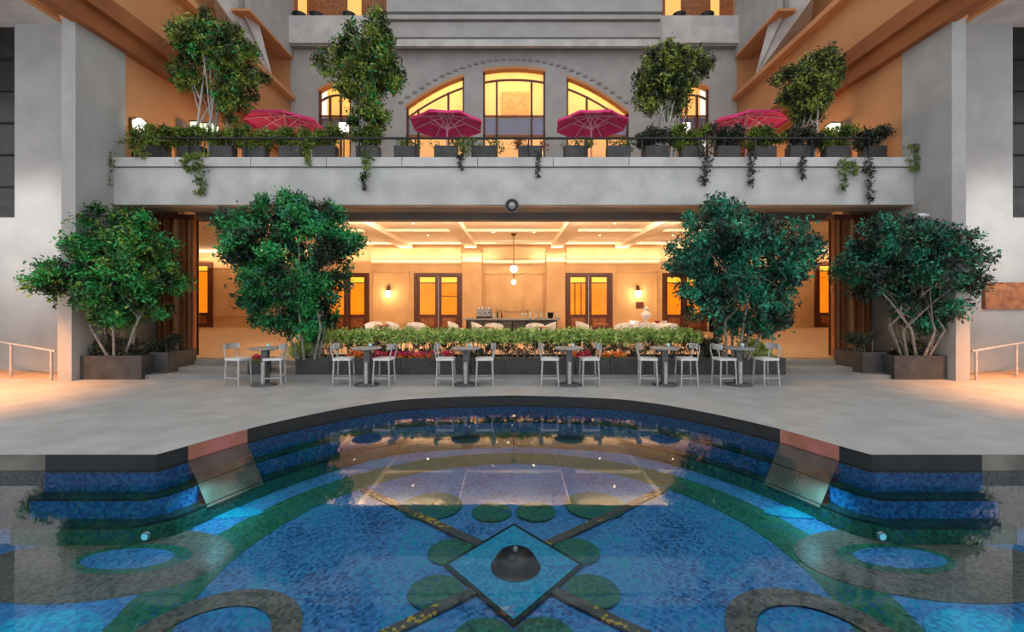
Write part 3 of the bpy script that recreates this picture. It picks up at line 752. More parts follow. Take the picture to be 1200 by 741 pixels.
# ---------------------------------------------------------------- bar stools and pedestal tables by the pool
def make_stool():
    g = empty('bar_stool')
    H = .64
    q = MB(); q.box(-.21, .21, -.2, .2, H - .05, H, bev=.03); q.build('seat', M['stool_seat'], g)
    for sx in (-1, 1):
        for sy in (-1, 1):
            MB().tube([(sx * .175, sy * .165, H - .05), (sx * .2, sy * .19, 0)], [.021, .018], 8).build('leg', M['stool'], g)
    for sx in (-1, 1): MB().box(sx * .19 - .012, sx * .19 + .012, -.17, .17, .2, .225).build('stretcher', M['stool'], g)
    for sy in (-1, 1): MB().box(-.18, .18, sy * .178 - .012, sy * .178 + .012, .17, .195).build('stretcher', M['stool'], g)
    for sy in (-1, 1): MB().tube([(-.19, sy * .16, H - .02), (-.235, sy * .17, H + .16), (-.25, sy * .15, H + .30)], .016, 8).build('back_post', M['stool'], g)
    q = MB(); n_ = 10; vs_ = []
    for zz, rr in ((H + .2, 0), (H + .33, 0)):
        for off in (0, .025):
            for k in range(n_ + 1):
                t = -1 + 2 * k / n_
                vs_.append((-.27 + .09 * t * t + off, t * .2, zz))
    m_ = n_ + 1
    fs = []
    for k in range(n_):
        fs += [(k, k + 1, 2 * m_ + k + 1, 2 * m_ + k), (m_ + k, 3 * m_ + k, 3 * m_ + k + 1, m_ + k + 1), (2 * m_ + k, 2 * m_ + k + 1, 3 * m_ + k + 1, 3 * m_ + k), (k, m_ + k, m_ + k + 1, k + 1)]
    fs += [(0, 2 * m_, 3 * m_, m_), (n_, m_ + n_, 3 * m_ + n_, 2 * m_ + n_)]
    q.add(vs_, fs); q.build('backrest', M['stool'], g)
    return g
st = make_stool()
def make_table():
    g = empty('pedestal_table')
    MB().lathe([(0, 0), (.29, 0), (.29, .025), (.1, .05), (0, .05)], 24).build('base', M['table'], g)
    MB().box(-.07, .07, -.03, .1, .04, .84).build('column', M['table'], g)
    MB().tube([(0, -.06, .04), (0, -.06, .55)], .045, 12).build('lower_sleeve', M['stool'], g)
    MB().lathe([(0, .84), (.3, .84), (.34, .855), (.34, .875), (.32, .885), (0, .885)], 28).build('table_top', M['table_top'], g)
    MB().box(-.2, .2, -.02, .02, .81, .84).build('top_bracket', M['table'], g)
    return g
tb = make_table()
ordn = ['leftmost', 'second from the left', 'third from the left', 'third from the right', 'second from the right', 'rightmost']
TBL = [310, 430, 546, 667, 779, 866]
STL = [(281, 323), (404, 451), (523, 568), (644, 690), (758, 803), (847, 896)]
for i_, p_ in enumerate(TBL):
    g = tb if i_ == 0 else copy_tree(tb)
    g.location = (px(p_, 50), py(50), DZ + .001)
    tag(g, 'grey pedestal table with round base by the pool, %s of six' % ordn[i_], 'table', 'pedestal tables by the pool')
for i_, (a, b_) in enumerate(STL):
    for j_, p_ in enumerate((a, b_)):
        g = st if i_ == 0 and j_ == 0 else copy_tree(st)
        g.location = (px(p_, 49.5), py(49.5) - .06, DZ + .001)
        g.rotation_euler = (0, 0, (0 if j_ == 0 else PI) + R([-14, 12, 4, -6, 0, 5, -3, 4, -9, 3, 7, 10][i_ * 2 + j_]))
        tag(g, 'grey low-backed bar stool at the %s side of the %s pedestal table' % (('left', 'right')[j_], ordn[i_]), 'stool', 'bar stools by the pool')
# small candle glasses on the pedestal tables
for i_, p_ in enumerate(TBL):
    o = MB().lathe([(0, 0), (.035, 0), (.045, .09), (.04, .09), (.03, .01), (0, .01)], 12).build('candle_glass', M['bottle_c']); o.location = (px(p_, 50) + .08, py(50), DZ + .001 + .886)
    tag(o, 'small clear glass on the %s pedestal table' % ordn[i_], 'glass', 'small glasses on the pedestal tables')

# ---------------------------------------------------------------- planters and hedge
def box_planter(name, x0, x1, y0, y1, z0, z1, label, cols=1):
    g = empty(name, ((x0 + x1) / 2, (y0 + y1) / 2, z0), label=label, cat='planter')
    hx, hy, h = (x1 - x0) / 2, (y1 - y0) / 2, z1 - z0; t = .05
    wdt = 2 * hx / cols
    for k in range(cols):
        MB().box(-hx + k * wdt + .006, -hx + (k + 1) * wdt - .006, -hy, -hy + t, 0, h).build('front_panel', M['planter'], g)
    MB().box(-hx, hx, hy - t, hy, 0, h).build('back_panel', M['planter'], g)
    for sx in (-1, 1): MB().box(min(sx * hx, sx * (hx - t)), max(sx * hx, sx * (hx - t)), -hy + t, hy - t, 0, h).build('side_panel', M['planter'], g)
    MB().box(-hx + t, hx - t, -hy + t, hy - t, 0, h - .06).build('soil', M['coping'], g)
    return g
yp = py(46.2)
box_planter('long_planter', px(346, 46.2), px(921, 46.2), yp, yp + .9, DZ + .0, .72, 'long low charcoal planter running between the stools and the terrace', 14)
box_planter('tree_planter', -10.88, px(166, 46.7), py(46.7), py(46.7) + 1.15, DZ, .80, 'square charcoal planter under the far left tree')
box_planter('tree_planter', px(1048, 46.7), 10.88, py(46.7), py(46.7) + 1.15, DZ, .80, 'square charcoal planter under the far right tree')
box_planter('step_planter', px(167, 46.0), px(190, 46.0), py(46.2) + .25, py(46.2) + 1.3, DZ, .84, 'narrow charcoal planter beside the terrace steps at the left')
box_planter('step_planter', px(1018, 46.0), px(1047, 46.0), py(46.2) + .25, py(46.2) + 1.3, DZ, .84, 'narrow charcoal planter beside the terrace steps at the right')

rng = np.random.default_rng(7)
def foliage(name, mat_, blobs, n, size=.11, parent=None, twig=.13, per=10, shell=.55, droop=.0, asp=.42):
    """leaves in twig clusters around ellipsoid lumps; every leaf is a folded rhombus"""
    nt_ = max(1, n // per)
    C = np.array([b_[0] for b_ in blobs], float); Rr = np.array([b_[1] for b_ in blobs], float)
    wgt = (Rr[:, 0] * Rr[:, 2]) + .02; wgt /= wgt.sum()
    idx = rng.choice(len(blobs), nt_, p=wgt)
    d = rng.normal(size=(nt_, 3)); d /= np.linalg.norm(d, axis=1)[:, None]
    rad = (shell + (1.05 - shell) * rng.random(nt_) ** .7)[:, None]
    cen = C[idx] + d * Rr[idx] * rad
    cen = np.repeat(cen, per, 0); dd = np.repeat(d, per, 0)
    m_ = len(cen)
    p = cen + rng.normal(size=(m_, 3)) * twig * .55
    ax = dd * .7 + rng.normal(size=(m_, 3)) * .75; ax[:, 2] -= droop
    ax /= np.linalg.norm(ax, axis=1)[:, None]
    nr = rng.normal(size=(m_, 3)) * .6 + np.array([0, -.35, .75])
    sd = np.cross(ax, nr); sd /= np.linalg.norm(sd, axis=1)[:, None] + 1e-9
    up_ = np.cross(sd, ax)
    L_ = size * (.65 + .7 * rng.random(m_))[:, None]; W_ = L_ * asp
    v = np.empty((m_, 4, 3))
    v[:, 0] = p - ax * L_ / 2; v[:, 2] = p + ax * L_ / 2
    v[:, 1] = p + sd * W_ / 2 + up_ * W_ * .2; v[:, 3] = p - sd * W_ / 2 + up_ * W_ * .2
    V = v.reshape(-1, 3)
    base = np.arange(m_)[:, None] * 4
    T = np.concatenate([base + np.array([0, 1, 2]), base + np.array([0, 2, 3])], 1).reshape(-1, 3)
    me = bpy.data.meshes.new(name)
    me.vertices.add(len(V)); me.vertices.foreach_set('co', V.ravel().astype('f'))
    me.loops.add(T.size); me.loops.foreach_set('vertex_index', T.ravel().astype('i'))
    me.polygons.add(len(T)); me.polygons.foreach_set('loop_start', np.arange(0, T.size, 3, dtype='i')); me.polygons.foreach_set('loop_total', np.full(len(T), 3, 'i'))
    me.update(); me.materials.append(mat_)
    o = bpy.data.objects.new(name, me)
    return link(o, parent)
def crown(outline, s, y, base, depth=.9, rr=.34, fill=26, seed=1):
    """lumps filling a polygon outline surveyed on the tree's plane (px,py pairs), local to base"""
    rg = random.Random(seed)
    P = [(px(a, s), pz(b_, s)) for a, b_ in outline]
    def inside(x, z):
        c = False; j = len(P) - 1
        for i in range(len(P)):
            if (P[i][1] > z) != (P[j][1] > z) and x < (P[j][0] - P[i][0]) * (z - P[i][1]) / (P[j][1] - P[i][1]) + P[i][0]: c = not c
            j = i
        return c
    def dist(x, z):
        m_ = 9
        for i in range(len(P)):
            ax_, az = P[i - 1]; bx_, bz = P[i]; vx, vz = bx_ - ax_, bz - az
            t = max(0, min(1, ((x - ax_) * vx + (z - az) * vz) / (vx * vx + vz * vz + 1e-9)))
            m_ = min(m_, math.hypot(x - ax_ - t * vx, z - az - t * vz))
        return m_
    xs = [p[0] for p in P]; zs = [p[1] for p in P]; out = []; tries = 0
    mxd = max(dist(rg.uniform(min(xs), max(xs)), rg.uniform(min(zs), max(zs))) for _ in range(50)) + .1
    while len(out) < fill and tries < 6000:
        tries += 1
        x = rg.uniform(min(xs), max(xs)); z = rg.uniform(min(zs), max(zs))
        if not inside(x, z): continue
        r = rr * rg.uniform(.7, 1.25); dd = dist(x, z)
        if dd < r * .55: r = max(.12, dd * 1.3)
        if r < .12: continue
        th = depth * min(1, (dd / .6) ** .5)
        out.append(((x - base[0], rg.uniform(-th, th), z - base[2]), (r, r, r * .8)))
    return out
def make_tree(name, label, s, trunk_px, base_z, outline, leafm, n, bark, stems=5, depth=.9, rr=.34, fill=30, size=.12, spread=.25, cat='tree', group=None, rad=.035, accent=None, seed=1, y_off=0):
    y = py(s) + y_off; bx_ = px(trunk_px, s)
    base = (bx_, y, base_z)
    g = empty(name, base, label=label, cat=cat, group=group)
    cx_ = sum(a for a, b_ in outline) / len(outline); cy_ = sum(b_ for a, b_ in outline) / len(outline)
    kx = .86 if s == GS else .93
    outline = [(cx_ + (a - cx_) * kx, cy_ + (b_ - cy_) * .97) for a, b_ in outline]
    bl = crown(outline, s, y, base, depth, rr * .9, int(fill * 2.2), seed); n = int(n * 1.9)
    rg = random.Random(seed + 5)
    for k in range(stems):
        a = 2 * PI * k / stems + .4; b0 = Vector((math.cos(a) * spread * .5, math.sin(a) * spread * .4, 0))
        tgt = Vector(rg.choice(bl)[0]); zz = [b_[0][2] for b_ in bl]; mid = (min(zz) + max(zz)) / 2
        tgt.z = max(tgt.z, mid)
        p1_ = b0 + Vector((math.cos(a) * spread * .5 + tgt.x * .1, math.sin(a) * spread * .4, tgt.z * .33))
        p2_ = b0 + Vector((tgt.x * .5, tgt.y * .45, tgt.z * .68))
        t_ = MB().tube([b0, p1_, p2_, tgt], [rad, rad * .85, rad * .6, rad * .25], 7).build('trunk', bark, g)
        for j in range(4):
            q = Vector(rg.choice(bl)[0]); f0 = p1_.lerp(p2_, rg.uniform(0, 1))
            MB().tube([f0, f0.lerp(q, .5) + Vector((rg.uniform(-.08, .08), 0, .06)), q], [rad * .5, rad * .35, rad * .15], 5).build('branch', bark, t_)
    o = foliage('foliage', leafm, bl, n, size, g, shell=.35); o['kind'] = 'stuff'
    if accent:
        o = foliage('lit_foliage', accent[0], accent[2] if len(accent) > 2 else bl, int(accent[1] * 1.7), size, g, shell=.8); o['kind'] = 'stuff'  # outer leaves in a second leaf colour
    return g
GS = 45.5
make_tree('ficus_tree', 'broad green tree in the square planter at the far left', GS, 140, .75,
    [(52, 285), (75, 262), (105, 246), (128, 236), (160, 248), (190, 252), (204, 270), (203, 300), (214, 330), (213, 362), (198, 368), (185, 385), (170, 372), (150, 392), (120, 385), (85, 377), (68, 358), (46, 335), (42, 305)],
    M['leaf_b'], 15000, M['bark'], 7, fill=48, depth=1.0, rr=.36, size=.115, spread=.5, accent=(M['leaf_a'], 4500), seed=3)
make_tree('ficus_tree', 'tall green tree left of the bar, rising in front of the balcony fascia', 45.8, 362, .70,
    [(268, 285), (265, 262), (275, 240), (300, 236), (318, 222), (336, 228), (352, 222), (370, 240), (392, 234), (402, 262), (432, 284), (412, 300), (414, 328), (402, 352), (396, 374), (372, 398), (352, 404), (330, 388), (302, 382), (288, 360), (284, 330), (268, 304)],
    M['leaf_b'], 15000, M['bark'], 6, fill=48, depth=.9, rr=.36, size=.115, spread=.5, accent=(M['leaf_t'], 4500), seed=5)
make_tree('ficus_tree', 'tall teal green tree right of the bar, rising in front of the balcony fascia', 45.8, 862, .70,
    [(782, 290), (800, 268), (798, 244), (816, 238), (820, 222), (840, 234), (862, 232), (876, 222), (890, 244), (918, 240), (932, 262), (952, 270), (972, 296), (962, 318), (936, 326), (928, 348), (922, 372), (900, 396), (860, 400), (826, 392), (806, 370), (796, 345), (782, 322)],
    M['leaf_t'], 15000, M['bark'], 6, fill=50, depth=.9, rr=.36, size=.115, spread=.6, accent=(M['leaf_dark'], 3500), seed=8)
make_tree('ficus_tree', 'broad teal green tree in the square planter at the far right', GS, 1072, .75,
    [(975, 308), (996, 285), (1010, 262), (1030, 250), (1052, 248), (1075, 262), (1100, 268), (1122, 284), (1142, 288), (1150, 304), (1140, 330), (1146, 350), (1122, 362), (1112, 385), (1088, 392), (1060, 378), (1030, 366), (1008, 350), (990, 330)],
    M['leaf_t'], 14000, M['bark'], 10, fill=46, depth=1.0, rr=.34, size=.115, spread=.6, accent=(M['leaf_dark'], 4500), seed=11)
US = 39.5; UZ = 5.9
make_tree('balcony_tree', 'tall leafy tree with pale trunks at the left end of the balcony', US, 246, UZ,
    [(190, 30), (205, 38), (220, 30), (240, 2), (252, 22), (280, 32), (292, 48), (304, 60), (298, 80), (314, 86), (304, 110), (298, 130), (270, 145), (262, 120), (244, 104), (228, 112), (206, 112), (204, 92), (210, 70), (196, 56)],
    M['leaf_o'], 8500, M['bark_pale'], 4, fill=38, depth=.7, rr=.32, size=.12, spread=.35, rad=.045, accent=(M['leaf_b'], 2200), seed=21)
make_tree('balcony_tree', 'narrow tall tree left of the central arch on the balcony', US, 428, UZ,
    [(366, 62), (384, 66), (400, 48), (412, 14), (432, 20), (448, 12), (458, 40), (460, 66), (480, 82), (474, 104), (458, 110), (462, 140), (440, 154), (414, 152), (404, 120), (388, 98), (372, 82)],
    M['leaf_o'], 8000, M['bark_pale'], 3, fill=36, depth=.6, rr=.3, size=.12, spread=.25, rad=.035, accent=(M['leaf_b'], 1800), seed=23)
make_tree('balcony_tree', 'rounded tree with pale stems right of the central arch on the balcony', US, 776, UZ,
    [(740, 100), (742, 84), (756, 70), (762, 54), (780, 52), (800, 56), (822, 62), (836, 74), (830, 90), (814, 98), (804, 120), (796, 140), (776, 128), (758, 134), (744, 118)],
    M['leaf_o'], 6500, M['bark_pale'], 6, fill=32, depth=.6, rr=.28, size=.12, spread=.35, rad=.03, accent=(M['leaf_dark'], 1500), seed=27)
make_tree('balcony_tree', 'open tree with a lopsided crown near the right end of the balcony', US, 946, UZ,
    [(900, 102), (914, 84), (938, 72), (954, 66), (966, 58), (984, 62), (984, 84), (976, 104), (968, 126), (956, 146), (938, 146), (930, 124), (918, 110)],
    M['leaf_o'], 5500, M['bark_pale'], 4, fill=30, depth=.6, rr=.28, size=.12, spread=.3, rad=.03, accent=(M['leaf_dark'], 1800), seed=31)

def plant(name, label, cat, loc, blobs, n, m_, size=.08, group=None, stem=True, droop=0, per=8, twig=.09):
    g = empty(name, loc, label=label, cat=cat, group=group)
    o = foliage('foliage', m_, blobs, n, size, g, shell=.3, droop=droop, per=per, twig=twig); o['kind'] = 'stuff'
    if stem:
        q = MB()
        for b_ in blobs[::max(1, len(blobs) // 10)]: q.tube([(b_[0][0], b_[0][1], 0 if b_[0][2] > 0 else -.0), (b_[0][0] + .001, b_[0][1], b_[0][2])], [.012, .006], 5) if abs(b_[0][2]) > .03 else None
        if q.v: q.build('stem', M['bark'], g)
    return g
# hedge and flowers in the long planter
hx0, hx1 = px(362, 45), px(818, 45); rg = random.Random(4)
hl = (hx1 - hx0) / 2; hy = yp + .55
bl = [((-hl + 2 * hl * k / 44, rg.uniform(-.12, .12), .58 + rg.uniform(-.03, .03)), (.2, .24, .19)) for k in range(45)]
g = empty('clipped_hedge', ((hx0 + hx1) / 2, hy, .66), label='long clipped lime green hedge in the charcoal planter', cat='hedge')
o = foliage('foliage', M['hedge'], bl, 26000, .085, g, shell=.3, twig=.07, per=8); o['kind'] = 'stuff'
q = MB()
for k in range(110):
    x = -hl + 2 * hl * (k + rg.random()) / 110; y = rg.uniform(-.2, .2)
    q.tube([(x, y, 0), (x + rg.uniform(-.05, .05), y, .45)], [.014, .008], 5)
o = q.build('stem', M['bark'], g); o['kind'] = 'stuff'
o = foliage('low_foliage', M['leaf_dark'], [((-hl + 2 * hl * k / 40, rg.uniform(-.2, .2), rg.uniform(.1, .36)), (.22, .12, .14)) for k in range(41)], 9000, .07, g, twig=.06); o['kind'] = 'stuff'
for k, (a, b_, m1, lb) in enumerate(((405, 427, 'fl_orange', 'low orange flower cluster left of the second pedestal table'), (437, 466, 'fl_red', 'red flower cluster beside the second pedestal table'), (466, 508, 'fl_red', 'wide red and pink flower bed between the second and third pedestal tables'),
        (518, 530, 'fl_red', 'small red flower cluster behind the third pedestal table'), (668, 676, 'fl_orange', 'tiny orange flower cluster behind the fourth pedestal table'), (678, 694, 'fl_red', 'red flower cluster behind the stool right of the fourth table'), (702, 736, 'fl_orange', 'orange flower bed between the fourth and fifth pedestal tables'), (294, 304, 'fl_red', 'small red flower cluster behind the leftmost pedestal table'))):
    x0, x1 = px(a, 46), px(b_, 46)
    base = (0 if k != 7 else 0)
    if k == 7:
        g = box_planter('small_planter', x0 - .12, x1 + .12, yp + .1, yp + .4, DZ + .0, .62, 'small low dark pot behind the leftmost pedestal table')
    g = empty('flower_bed', ((x0 + x1) / 2, yp + .2, .66 if k < 7 else .57), label=lb, cat='flowers', group='flower clusters in the long planter' if k < 7 else None)
    hw = (x1 - x0) / 2
    bb = [((-hw + 2 * hw * (j + .5) / 6, 0, .14), (hw / 5 + .03, .1, .07)) for j in range(6)]
    o = foliage('petals', M[m1], bb, int(500 * hw + 150), .05, g, shell=.6, twig=.03, per=5, asp=.8); o['kind'] = 'stuff'
    if k == 2: o = foliage('low_petals', M['fl_orange'], [((c_[0], c_[1] - .03, .06), r_) for c_, r_ in bb], 300, .05, g, shell=.6, twig=.03, per=5, asp=.8); o['kind'] = 'stuff'
    o = foliage('foliage', M['leaf_a'], [((c_[0], c_[1], .06), (r_[0], r_[1], .06)) for c_, r_ in bb], int(300 * hw + 60), .06, g, twig=.04, per=5); o['kind'] = 'stuff'
# green and yellowish shrubs at the hedge ends
for p_, lb, mm in ((350, 'lime shrub at the left end of the long planter under the tall tree', 'hedge'), (836, 'dark undergrowth right of the hedge under the teal tree', 'leaf_dark'), (888, 'lime shrub at the right end of the long planter', 'hedge')):
    plant('low_shrub', lb, 'shrub', (px(p_, 45.5), yp + .45, .66), [((rg.uniform(-.3, .3), rg.uniform(-.15, .15), rg.uniform(.15, .5)), (.18, .15, .14)) for _ in range(9)], 1600, M[mm], .08)
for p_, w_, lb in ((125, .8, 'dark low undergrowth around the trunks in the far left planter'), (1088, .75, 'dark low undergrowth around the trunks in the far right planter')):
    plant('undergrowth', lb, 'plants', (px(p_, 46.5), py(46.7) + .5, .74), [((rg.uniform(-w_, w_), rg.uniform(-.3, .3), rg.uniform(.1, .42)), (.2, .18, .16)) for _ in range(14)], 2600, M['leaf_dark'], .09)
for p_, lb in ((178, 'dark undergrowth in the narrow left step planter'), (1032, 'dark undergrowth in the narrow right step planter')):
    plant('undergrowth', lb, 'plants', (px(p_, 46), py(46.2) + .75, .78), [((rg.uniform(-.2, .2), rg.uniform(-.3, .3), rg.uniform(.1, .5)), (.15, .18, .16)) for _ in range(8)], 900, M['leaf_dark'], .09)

# ---------------------------------------------------------------- balcony planters, vines, umbrellas, lanterns
ys = YF + .78
ORD = ['first', 'second', 'third', 'fourth', 'fifth', 'sixth', 'seventh', 'eighth', 'ninth', 'tenth']
bp = [(p_, 'p') for p_ in (184, 226, 262, 300, 342, 382, 432, 477, 523, 568, 621, 674, 724, 768, 810, 852, 894, 936, 978, 1022)]
for i_, (p_, _) in enumerate(bp):
    wh = ORD[i_] + ' from the left end' if i_ < 10 else ORD[19 - i_] + ' from the right end'
    s_ = F / ys
    g = empty('balcony_planter', (px(p_, s_), ys, pz(189, s_)), label='dark rectangular planter box on the balcony, ' + wh, cat='planter', group='planter boxes on the balcony')
    hw = .34 if p_ in (477, 621) else .33
    MB().box(-hw, hw, -.16, .16, 0, .40, bev=.03).build('box', M['planter'], g); MB().box(-hw + .05, hw - .05, -.12, .12, .40, .41).build('soil', M['coping'], g)
    dens = 2800 if (p_ < 450 or p_ > 745) else 220
    hh = .50 if dens > 300 else .18
    mm = 'leaf_vine' if p_ < 760 else ('leaf_dark' if i_ % 2 else 'leaf_vine')
    if p_ == 621: mm = 'wood'
    lb = 'leafy ' + ('rust brown ' if p_ == 621 else '') + 'plant growing in the balcony planter box ' + wh
    plant('box_plant', lb, 'plant', (px(p_, s_), ys, pz(189, s_) + .41), [((rg.uniform(-.46, .46), rg.uniform(-.12, .15), rg.uniform(.02, hh)), (.18, .14, .13)) for _ in range(14 if dens > 300 else 6)], dens, M[mm], .10, group='plants in the balcony planter boxes', per=6)
# vines trailing over the fascia: px, top y, bottom y, width, material
vines = [(127, 176, 214, 9, 'leaf_vine'), (170, 150, 170, 26, 'leaf_vine'), (232, 180, 226, 13, 'leaf_vine'), (216, 182, 198, 12, 'leaf_vine'), (360, 160, 190, 10, 'leaf_vine'), (428, 178, 208, 9, 'leaf_vine'), (426, 205, 220, 3, 'leaf_dark'), (540, 182, 196, 4, 'leaf_dark'), (630, 178, 206, 3, 'leaf_dark'), (545, 164, 182, 10, 'leaf_vine'), (826, 176, 215, 9, 'leaf_dark'),
         (880, 180, 216, 6, 'leaf_dark'), (941, 186, 208, 4, 'leaf_dark'), (989, 188, 222, 8, 'leaf_vine'), (1001, 190, 204, 6, 'leaf_vine'), (1020, 186, 236, 8, 'leaf_dark'), (1074, 172, 198, 14, 'leaf_vine'), (160, 158, 182, 20, 'leaf_vine')]
for i_, (p_, a, b_, w_, mm) in enumerate(vines):
    s_ = F / (YF - .12); z1 = pz(a, s_); z0 = pz(b_, s_); nseg = max(3, int((z1 - z0) / .08)); hw = w_ / s_
    g = empty('trailing_vine', (px(p_, s_), YF - .13, z1), label='%s vine trailing at the balcony edge, %s' % ('dark' if mm == 'leaf_dark' else 'olive green', (lambda q_: ORD[q_] + ' vine from the left' if q_ < 9 else ORD[len(vines) - 1 - q_] + ' vine from the right')(sorted(v[0] for v in vines).index(p_))), cat='vine', group='vines on the balcony front')
    bb = [((rg.uniform(-.5, .5) * hw * (1 - .5 * k / nseg), rg.uniform(-.02, .04), -(z1 - z0) * k / nseg), (max(.04, hw * (1 - .6 * k / nseg)), .07, .08)) for k in range(nseg + 1)]
    o = foliage('foliage', M[mm], bb, int(120 + 1500 * (z1 - z0) * hw), .08, g, shell=.2, twig=.05, per=5, droop=.6); o['kind'] = 'stuff'
    pts = [(b0[0][0] * .5, .03, b0[0][2]) for b0 in bb]
    MB().tube([(0, .2, .0)] + pts, .008, 5).build('stem', M['bark'], g)

def make_umbrella():
    g = empty('parasol')
    r, zr, za = 1.33, 2.97, 3.30; n_ = 8
    q = MB(); vs_ = []
    rings = [(0.02, za), (r * .4, za - .10), (r * .75, za - .21), (r, zr)]
    for rr_, z in rings:
        for k in range(n_ * 2):
            a = 2 * PI * k / (n_ * 2) + PI / 8
            k_ = rr_ if k % 2 == 0 else rr_ * math.cos(PI / n_) * .985
            vs_.append((k_ * math.cos(a), k_ * math.sin(a), z - (.02 if k % 2 and rr_ > .1 else 0)))
    m_ = n_ * 2
    fs = [(i * m_ + k, i * m_ + (k + 1) % m_, (i + 1) * m_ + (k + 1) % m_, (i + 1) * m_ + k) for i in range(3) for k in range(m_)]
    q.add(vs_, fs)
    vl = []
    for k in range(m_):
        x, y, z = vs_[3 * m_ + k]; vl += [(x, y, z), (x * 1.005, y * 1.005, z - .09)]
    q.add(vl, [(2 * k, 2 * ((k + 1) % m_), 2 * ((k + 1) % m_) + 1, 2 * k + 1) for k in range(m_)])
    q.build('canopy', M['pink'], g)
    for k in range(n_):
        a = 2 * PI * k / n_ + PI / 8; c_, s_ = math.cos(a), math.sin(a)
        rb = MB().tube([(.05 * c_, .05 * s_, za - .05), (r * .4 * c_, r * .4 * s_, za - .14), (r * .75 * c_, r * .75 * s_, za - .25), (r * c_, r * s_, zr - .04)], .025, 6).build('rib', M['rib'], g)
        MB().tube([(.06 * c_, .06 * s_, 2.80), (r * .52 * c_, r * .52 * s_, za - .20)], .02, 6).build('strut', M['rib'], rb)
    MB().tube([(0, 0, 0.05), (0, 0, za + .02)], .03, 10).build('pole', M['rib'], g)
    MB().lathe([(.03, 2.74), (.08, 2.76), (.08, 2.84), (.03, 2.86)], 14).build('hub', M['rib'], g)
    MB().lathe([(0, za + .1), (.03, za + .08), (.05, za)], 12).build('finial', M['rib'], g)
    MB().lathe([(0, 0), (.28, 0), (.28, .06), (.04, .1)], 20).build('base', M['iron'], g)
    return g
um = make_umbrella()
for i_, (p_, rot, tl, lb) in enumerate(((335, 0, 4, 'leftmost pink parasol on the balcony, beside the tall left tree'), (524, 5, 0, 'pink parasol in front of the left half of the central arch'), (693, -4, 0, 'pink parasol in front of the right half of the central arch'), (874, 0, -4, 'rightmost pink parasol on the balcony'))):
    g = um if i_ == 0 else copy_tree(um)
    s_ = 32.5; g.location = (px(p_, s_), py(s_), 5.605); g.rotation_euler = (R(0), R(0), R(rot))
    tag(g, lb, 'umbrella', 'pink parasols on the balcony')
# cube lanterns and light boxes
for i_, (p_, y_, s_, mm, lb) in enumerate(((232, 151, 38, 'glow_green', 'pale green glowing cube lantern left of the pale trunks, left balcony end'), (247, 153, 38, 'glow_green', 'second pale glowing cube lantern between the left tree trunks'), (403, 150, 30, 'glow_white', 'white glowing lantern left of the narrow balcony tree'),
        (803, 150, 30, 'glow_white', 'white glowing lantern right of the rounded balcony tree'), (976, 152, 36, 'glow_green', 'pale green glowing cube lantern near the right end of the balcony'), (1039, 153, 36, 'glow_white', 'faint square lantern at the far right end of the balcony'))):
    h_ = pz(y_, s_) - 5.605
    g = empty('cube_lantern', (px(p_, s_), py(s_) , 5.605), label=lb, cat='lantern')
    MB().tube([(0, 0, 0), (0, 0, h_ - .16)], .025, 8).build('post', M['iron'], g); MB().lathe([(0, 0), (.14, 0), (.14, .03), (0, .03)], 14).build('foot', M['iron'], g)
    MB().box(-.15, .15, -.15, .15, h_ - .16, h_ + .16, bev=.02).build('shade', M[mm], g)
    MB().box(-.17, .17, -.17, .17, h_ + .16, h_ + .19).build('cap', M['iron'], g)
# dark speaker-like light box at the left end
g = empty('light_box', (px(153, 42.3), py(42.3) + .55, zc2), label='dark square box lamp with pale face at the left end of the balcony ledge', cat='lamp')
MB().box(-.2, .2, -.12, .12, 0, .32, bev=.02).build('housing', M['iron'], g); MB().box(-.14, .14, -.13, -.12, .14, .28).build('face', M['steel'], g)
# recess reflections shaped as grey blades, and lanterns, on the tan side walls
for sx, nm in ((-1, 'left'), (1, 'right')):
    yy = 14.9
    g = empty('pointed_wall_light', (sx * 10.9, yy, 7.15), label='tall grey pointed blade light on the tan %s wall' % nm, cat='lamp')
    MB().xprism([(0, -.9), (.12, -.3), (.12, 1.1), (0, 1.2), (-.12, 1.1), (-.12, -.3)], -.2, .2).build('blade', M['steel'], g)
    g.scale = (1, 1, .8)
    lamp('wall_wash', 'POINT', (sx * 9.9, 15.2, 7.0), 38, (1, .62, .32), .25)
    lamp('wall_wash', 'POINT', (sx * 9.9, 18.8, 7.4), 38, (1, .62, .32), .25)
g = empty('wall_lantern', (-10.92, 12.95, 7.2), label='glowing orange wall lantern on the tan left wall above the balcony end', cat='lamp')
MB().box(-.02, .05, -.1, .1, -.2, .2).build('back_plate', M['brass'], g); MB().lathe([(.04, -.18), (.14, -.1), (.16, .1), (.06, .2)], 14, (.2, 0, 0)).build('globe', M['glow_white'], g); MB().tube([(.04, 0, .24), (.2, 0, .22)], .02, 6).build('arm', M['brass'], g)
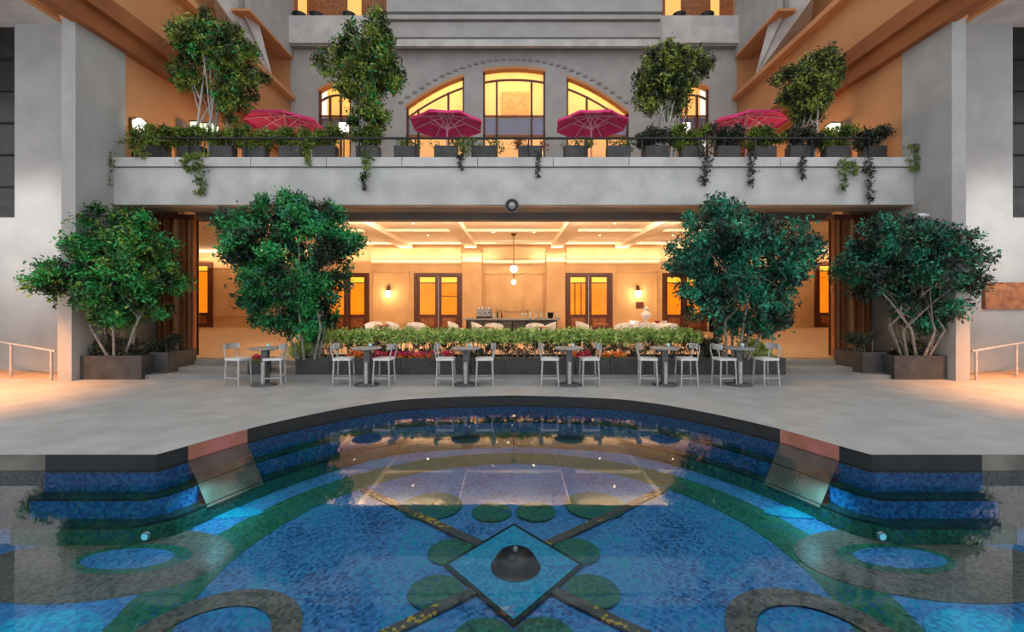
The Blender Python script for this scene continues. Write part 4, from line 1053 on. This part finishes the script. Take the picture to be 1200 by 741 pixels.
# upper cornice plants
for p_, lb in ((335, 'green and rust shrub on the upper cornice at the left'), (380, 'red-tinged shrub on the upper cornice left of the block'), (835, 'green shrub on the upper cornice at the right')):
    plant('cornice_shrub', lb, 'shrub', (px(p_, 22.8), YU + 1.3, pz(18, 24.5) - .2), [((rg.uniform(-.7, .7), rg.uniform(-.2, .2), rg.uniform(.1, 1.1)), (.3, .25, .25)) for _ in range(12)], 1500, M['leaf_a'], .15)
tag(bx('cornice_terrace', M['stone_dim'], (-SX, SX, YU + .3, YU + 2.4, pz(18, 24.5) - .3, pz(18, 24.5) - .2)), kind='structure')

# ---------------------------------------------------------------- ramps and hand rails beyond the piers
for sx, nm in ((-1, 'left'), (1, 'right')):
    g = empty('hand_rail', (sx * 11.5, 11.25, DZ), label='thin steel hand rail on posts beside the %s pier' % nm, cat='railing')
    e = Vector((sx * 2.7, .62, .18))
    for k in range(3):
        p_ = e * (k / 2)
        MB().tube([p_, p_ + Vector((0, 0, .74 + .05 * k))], .03, 8).build('post', M['stool'], g)
    MB().tube([Vector((-sx * .12, -.02, .72)), Vector((0, 0, .74)), e + Vector((0, 0, .84))], .028, 8).build('rail', M['stool'], g)
    q = MB(); o_ = Vector((sx * 11.5, 11.25, DZ))
    q.add([(sx * 11.3, 11.35, DZ + .002), (sx * 17, 12.2, DZ + .25), (sx * 17, 12.3, DZ + .25), (sx * 11.3, 12.3, DZ + .002), (sx * 11.3, 11.35, 0), (sx * 17, 12.2, 0), (sx * 17, 12.3, 0), (sx * 11.3, 12.3, 0)],
          [(0, 1, 2, 3), (0, 4, 5, 1), (1, 5, 6, 2), (3, 2, 6, 7)])
    tag(q.build('ramp', M['terrace']), kind='structure')
o = bx('wall_sign', M['wood'], (px(1162, 44), px(1215, 44), 12.3 - .1, 12.3 - .01, pz(362, 43.5), pz(331, 43.5))); tag(o, 'plain brown rectangular plate on the grey wall at the far right', 'sign')
g = empty('security_camera', (10.72, 11.9, pz(253, 44.5)), label='small white round camera on the right pier under the balcony end', cat='camera')
MB().lathe([(0, .06), (.08, .05), (.1, 0), (.08, -.06), (0, -.09)], 14).build('dome', M['white'], g); MB().box(.03, .19, -.04, .04, -.02, .04).build('bracket', M['white'], g)
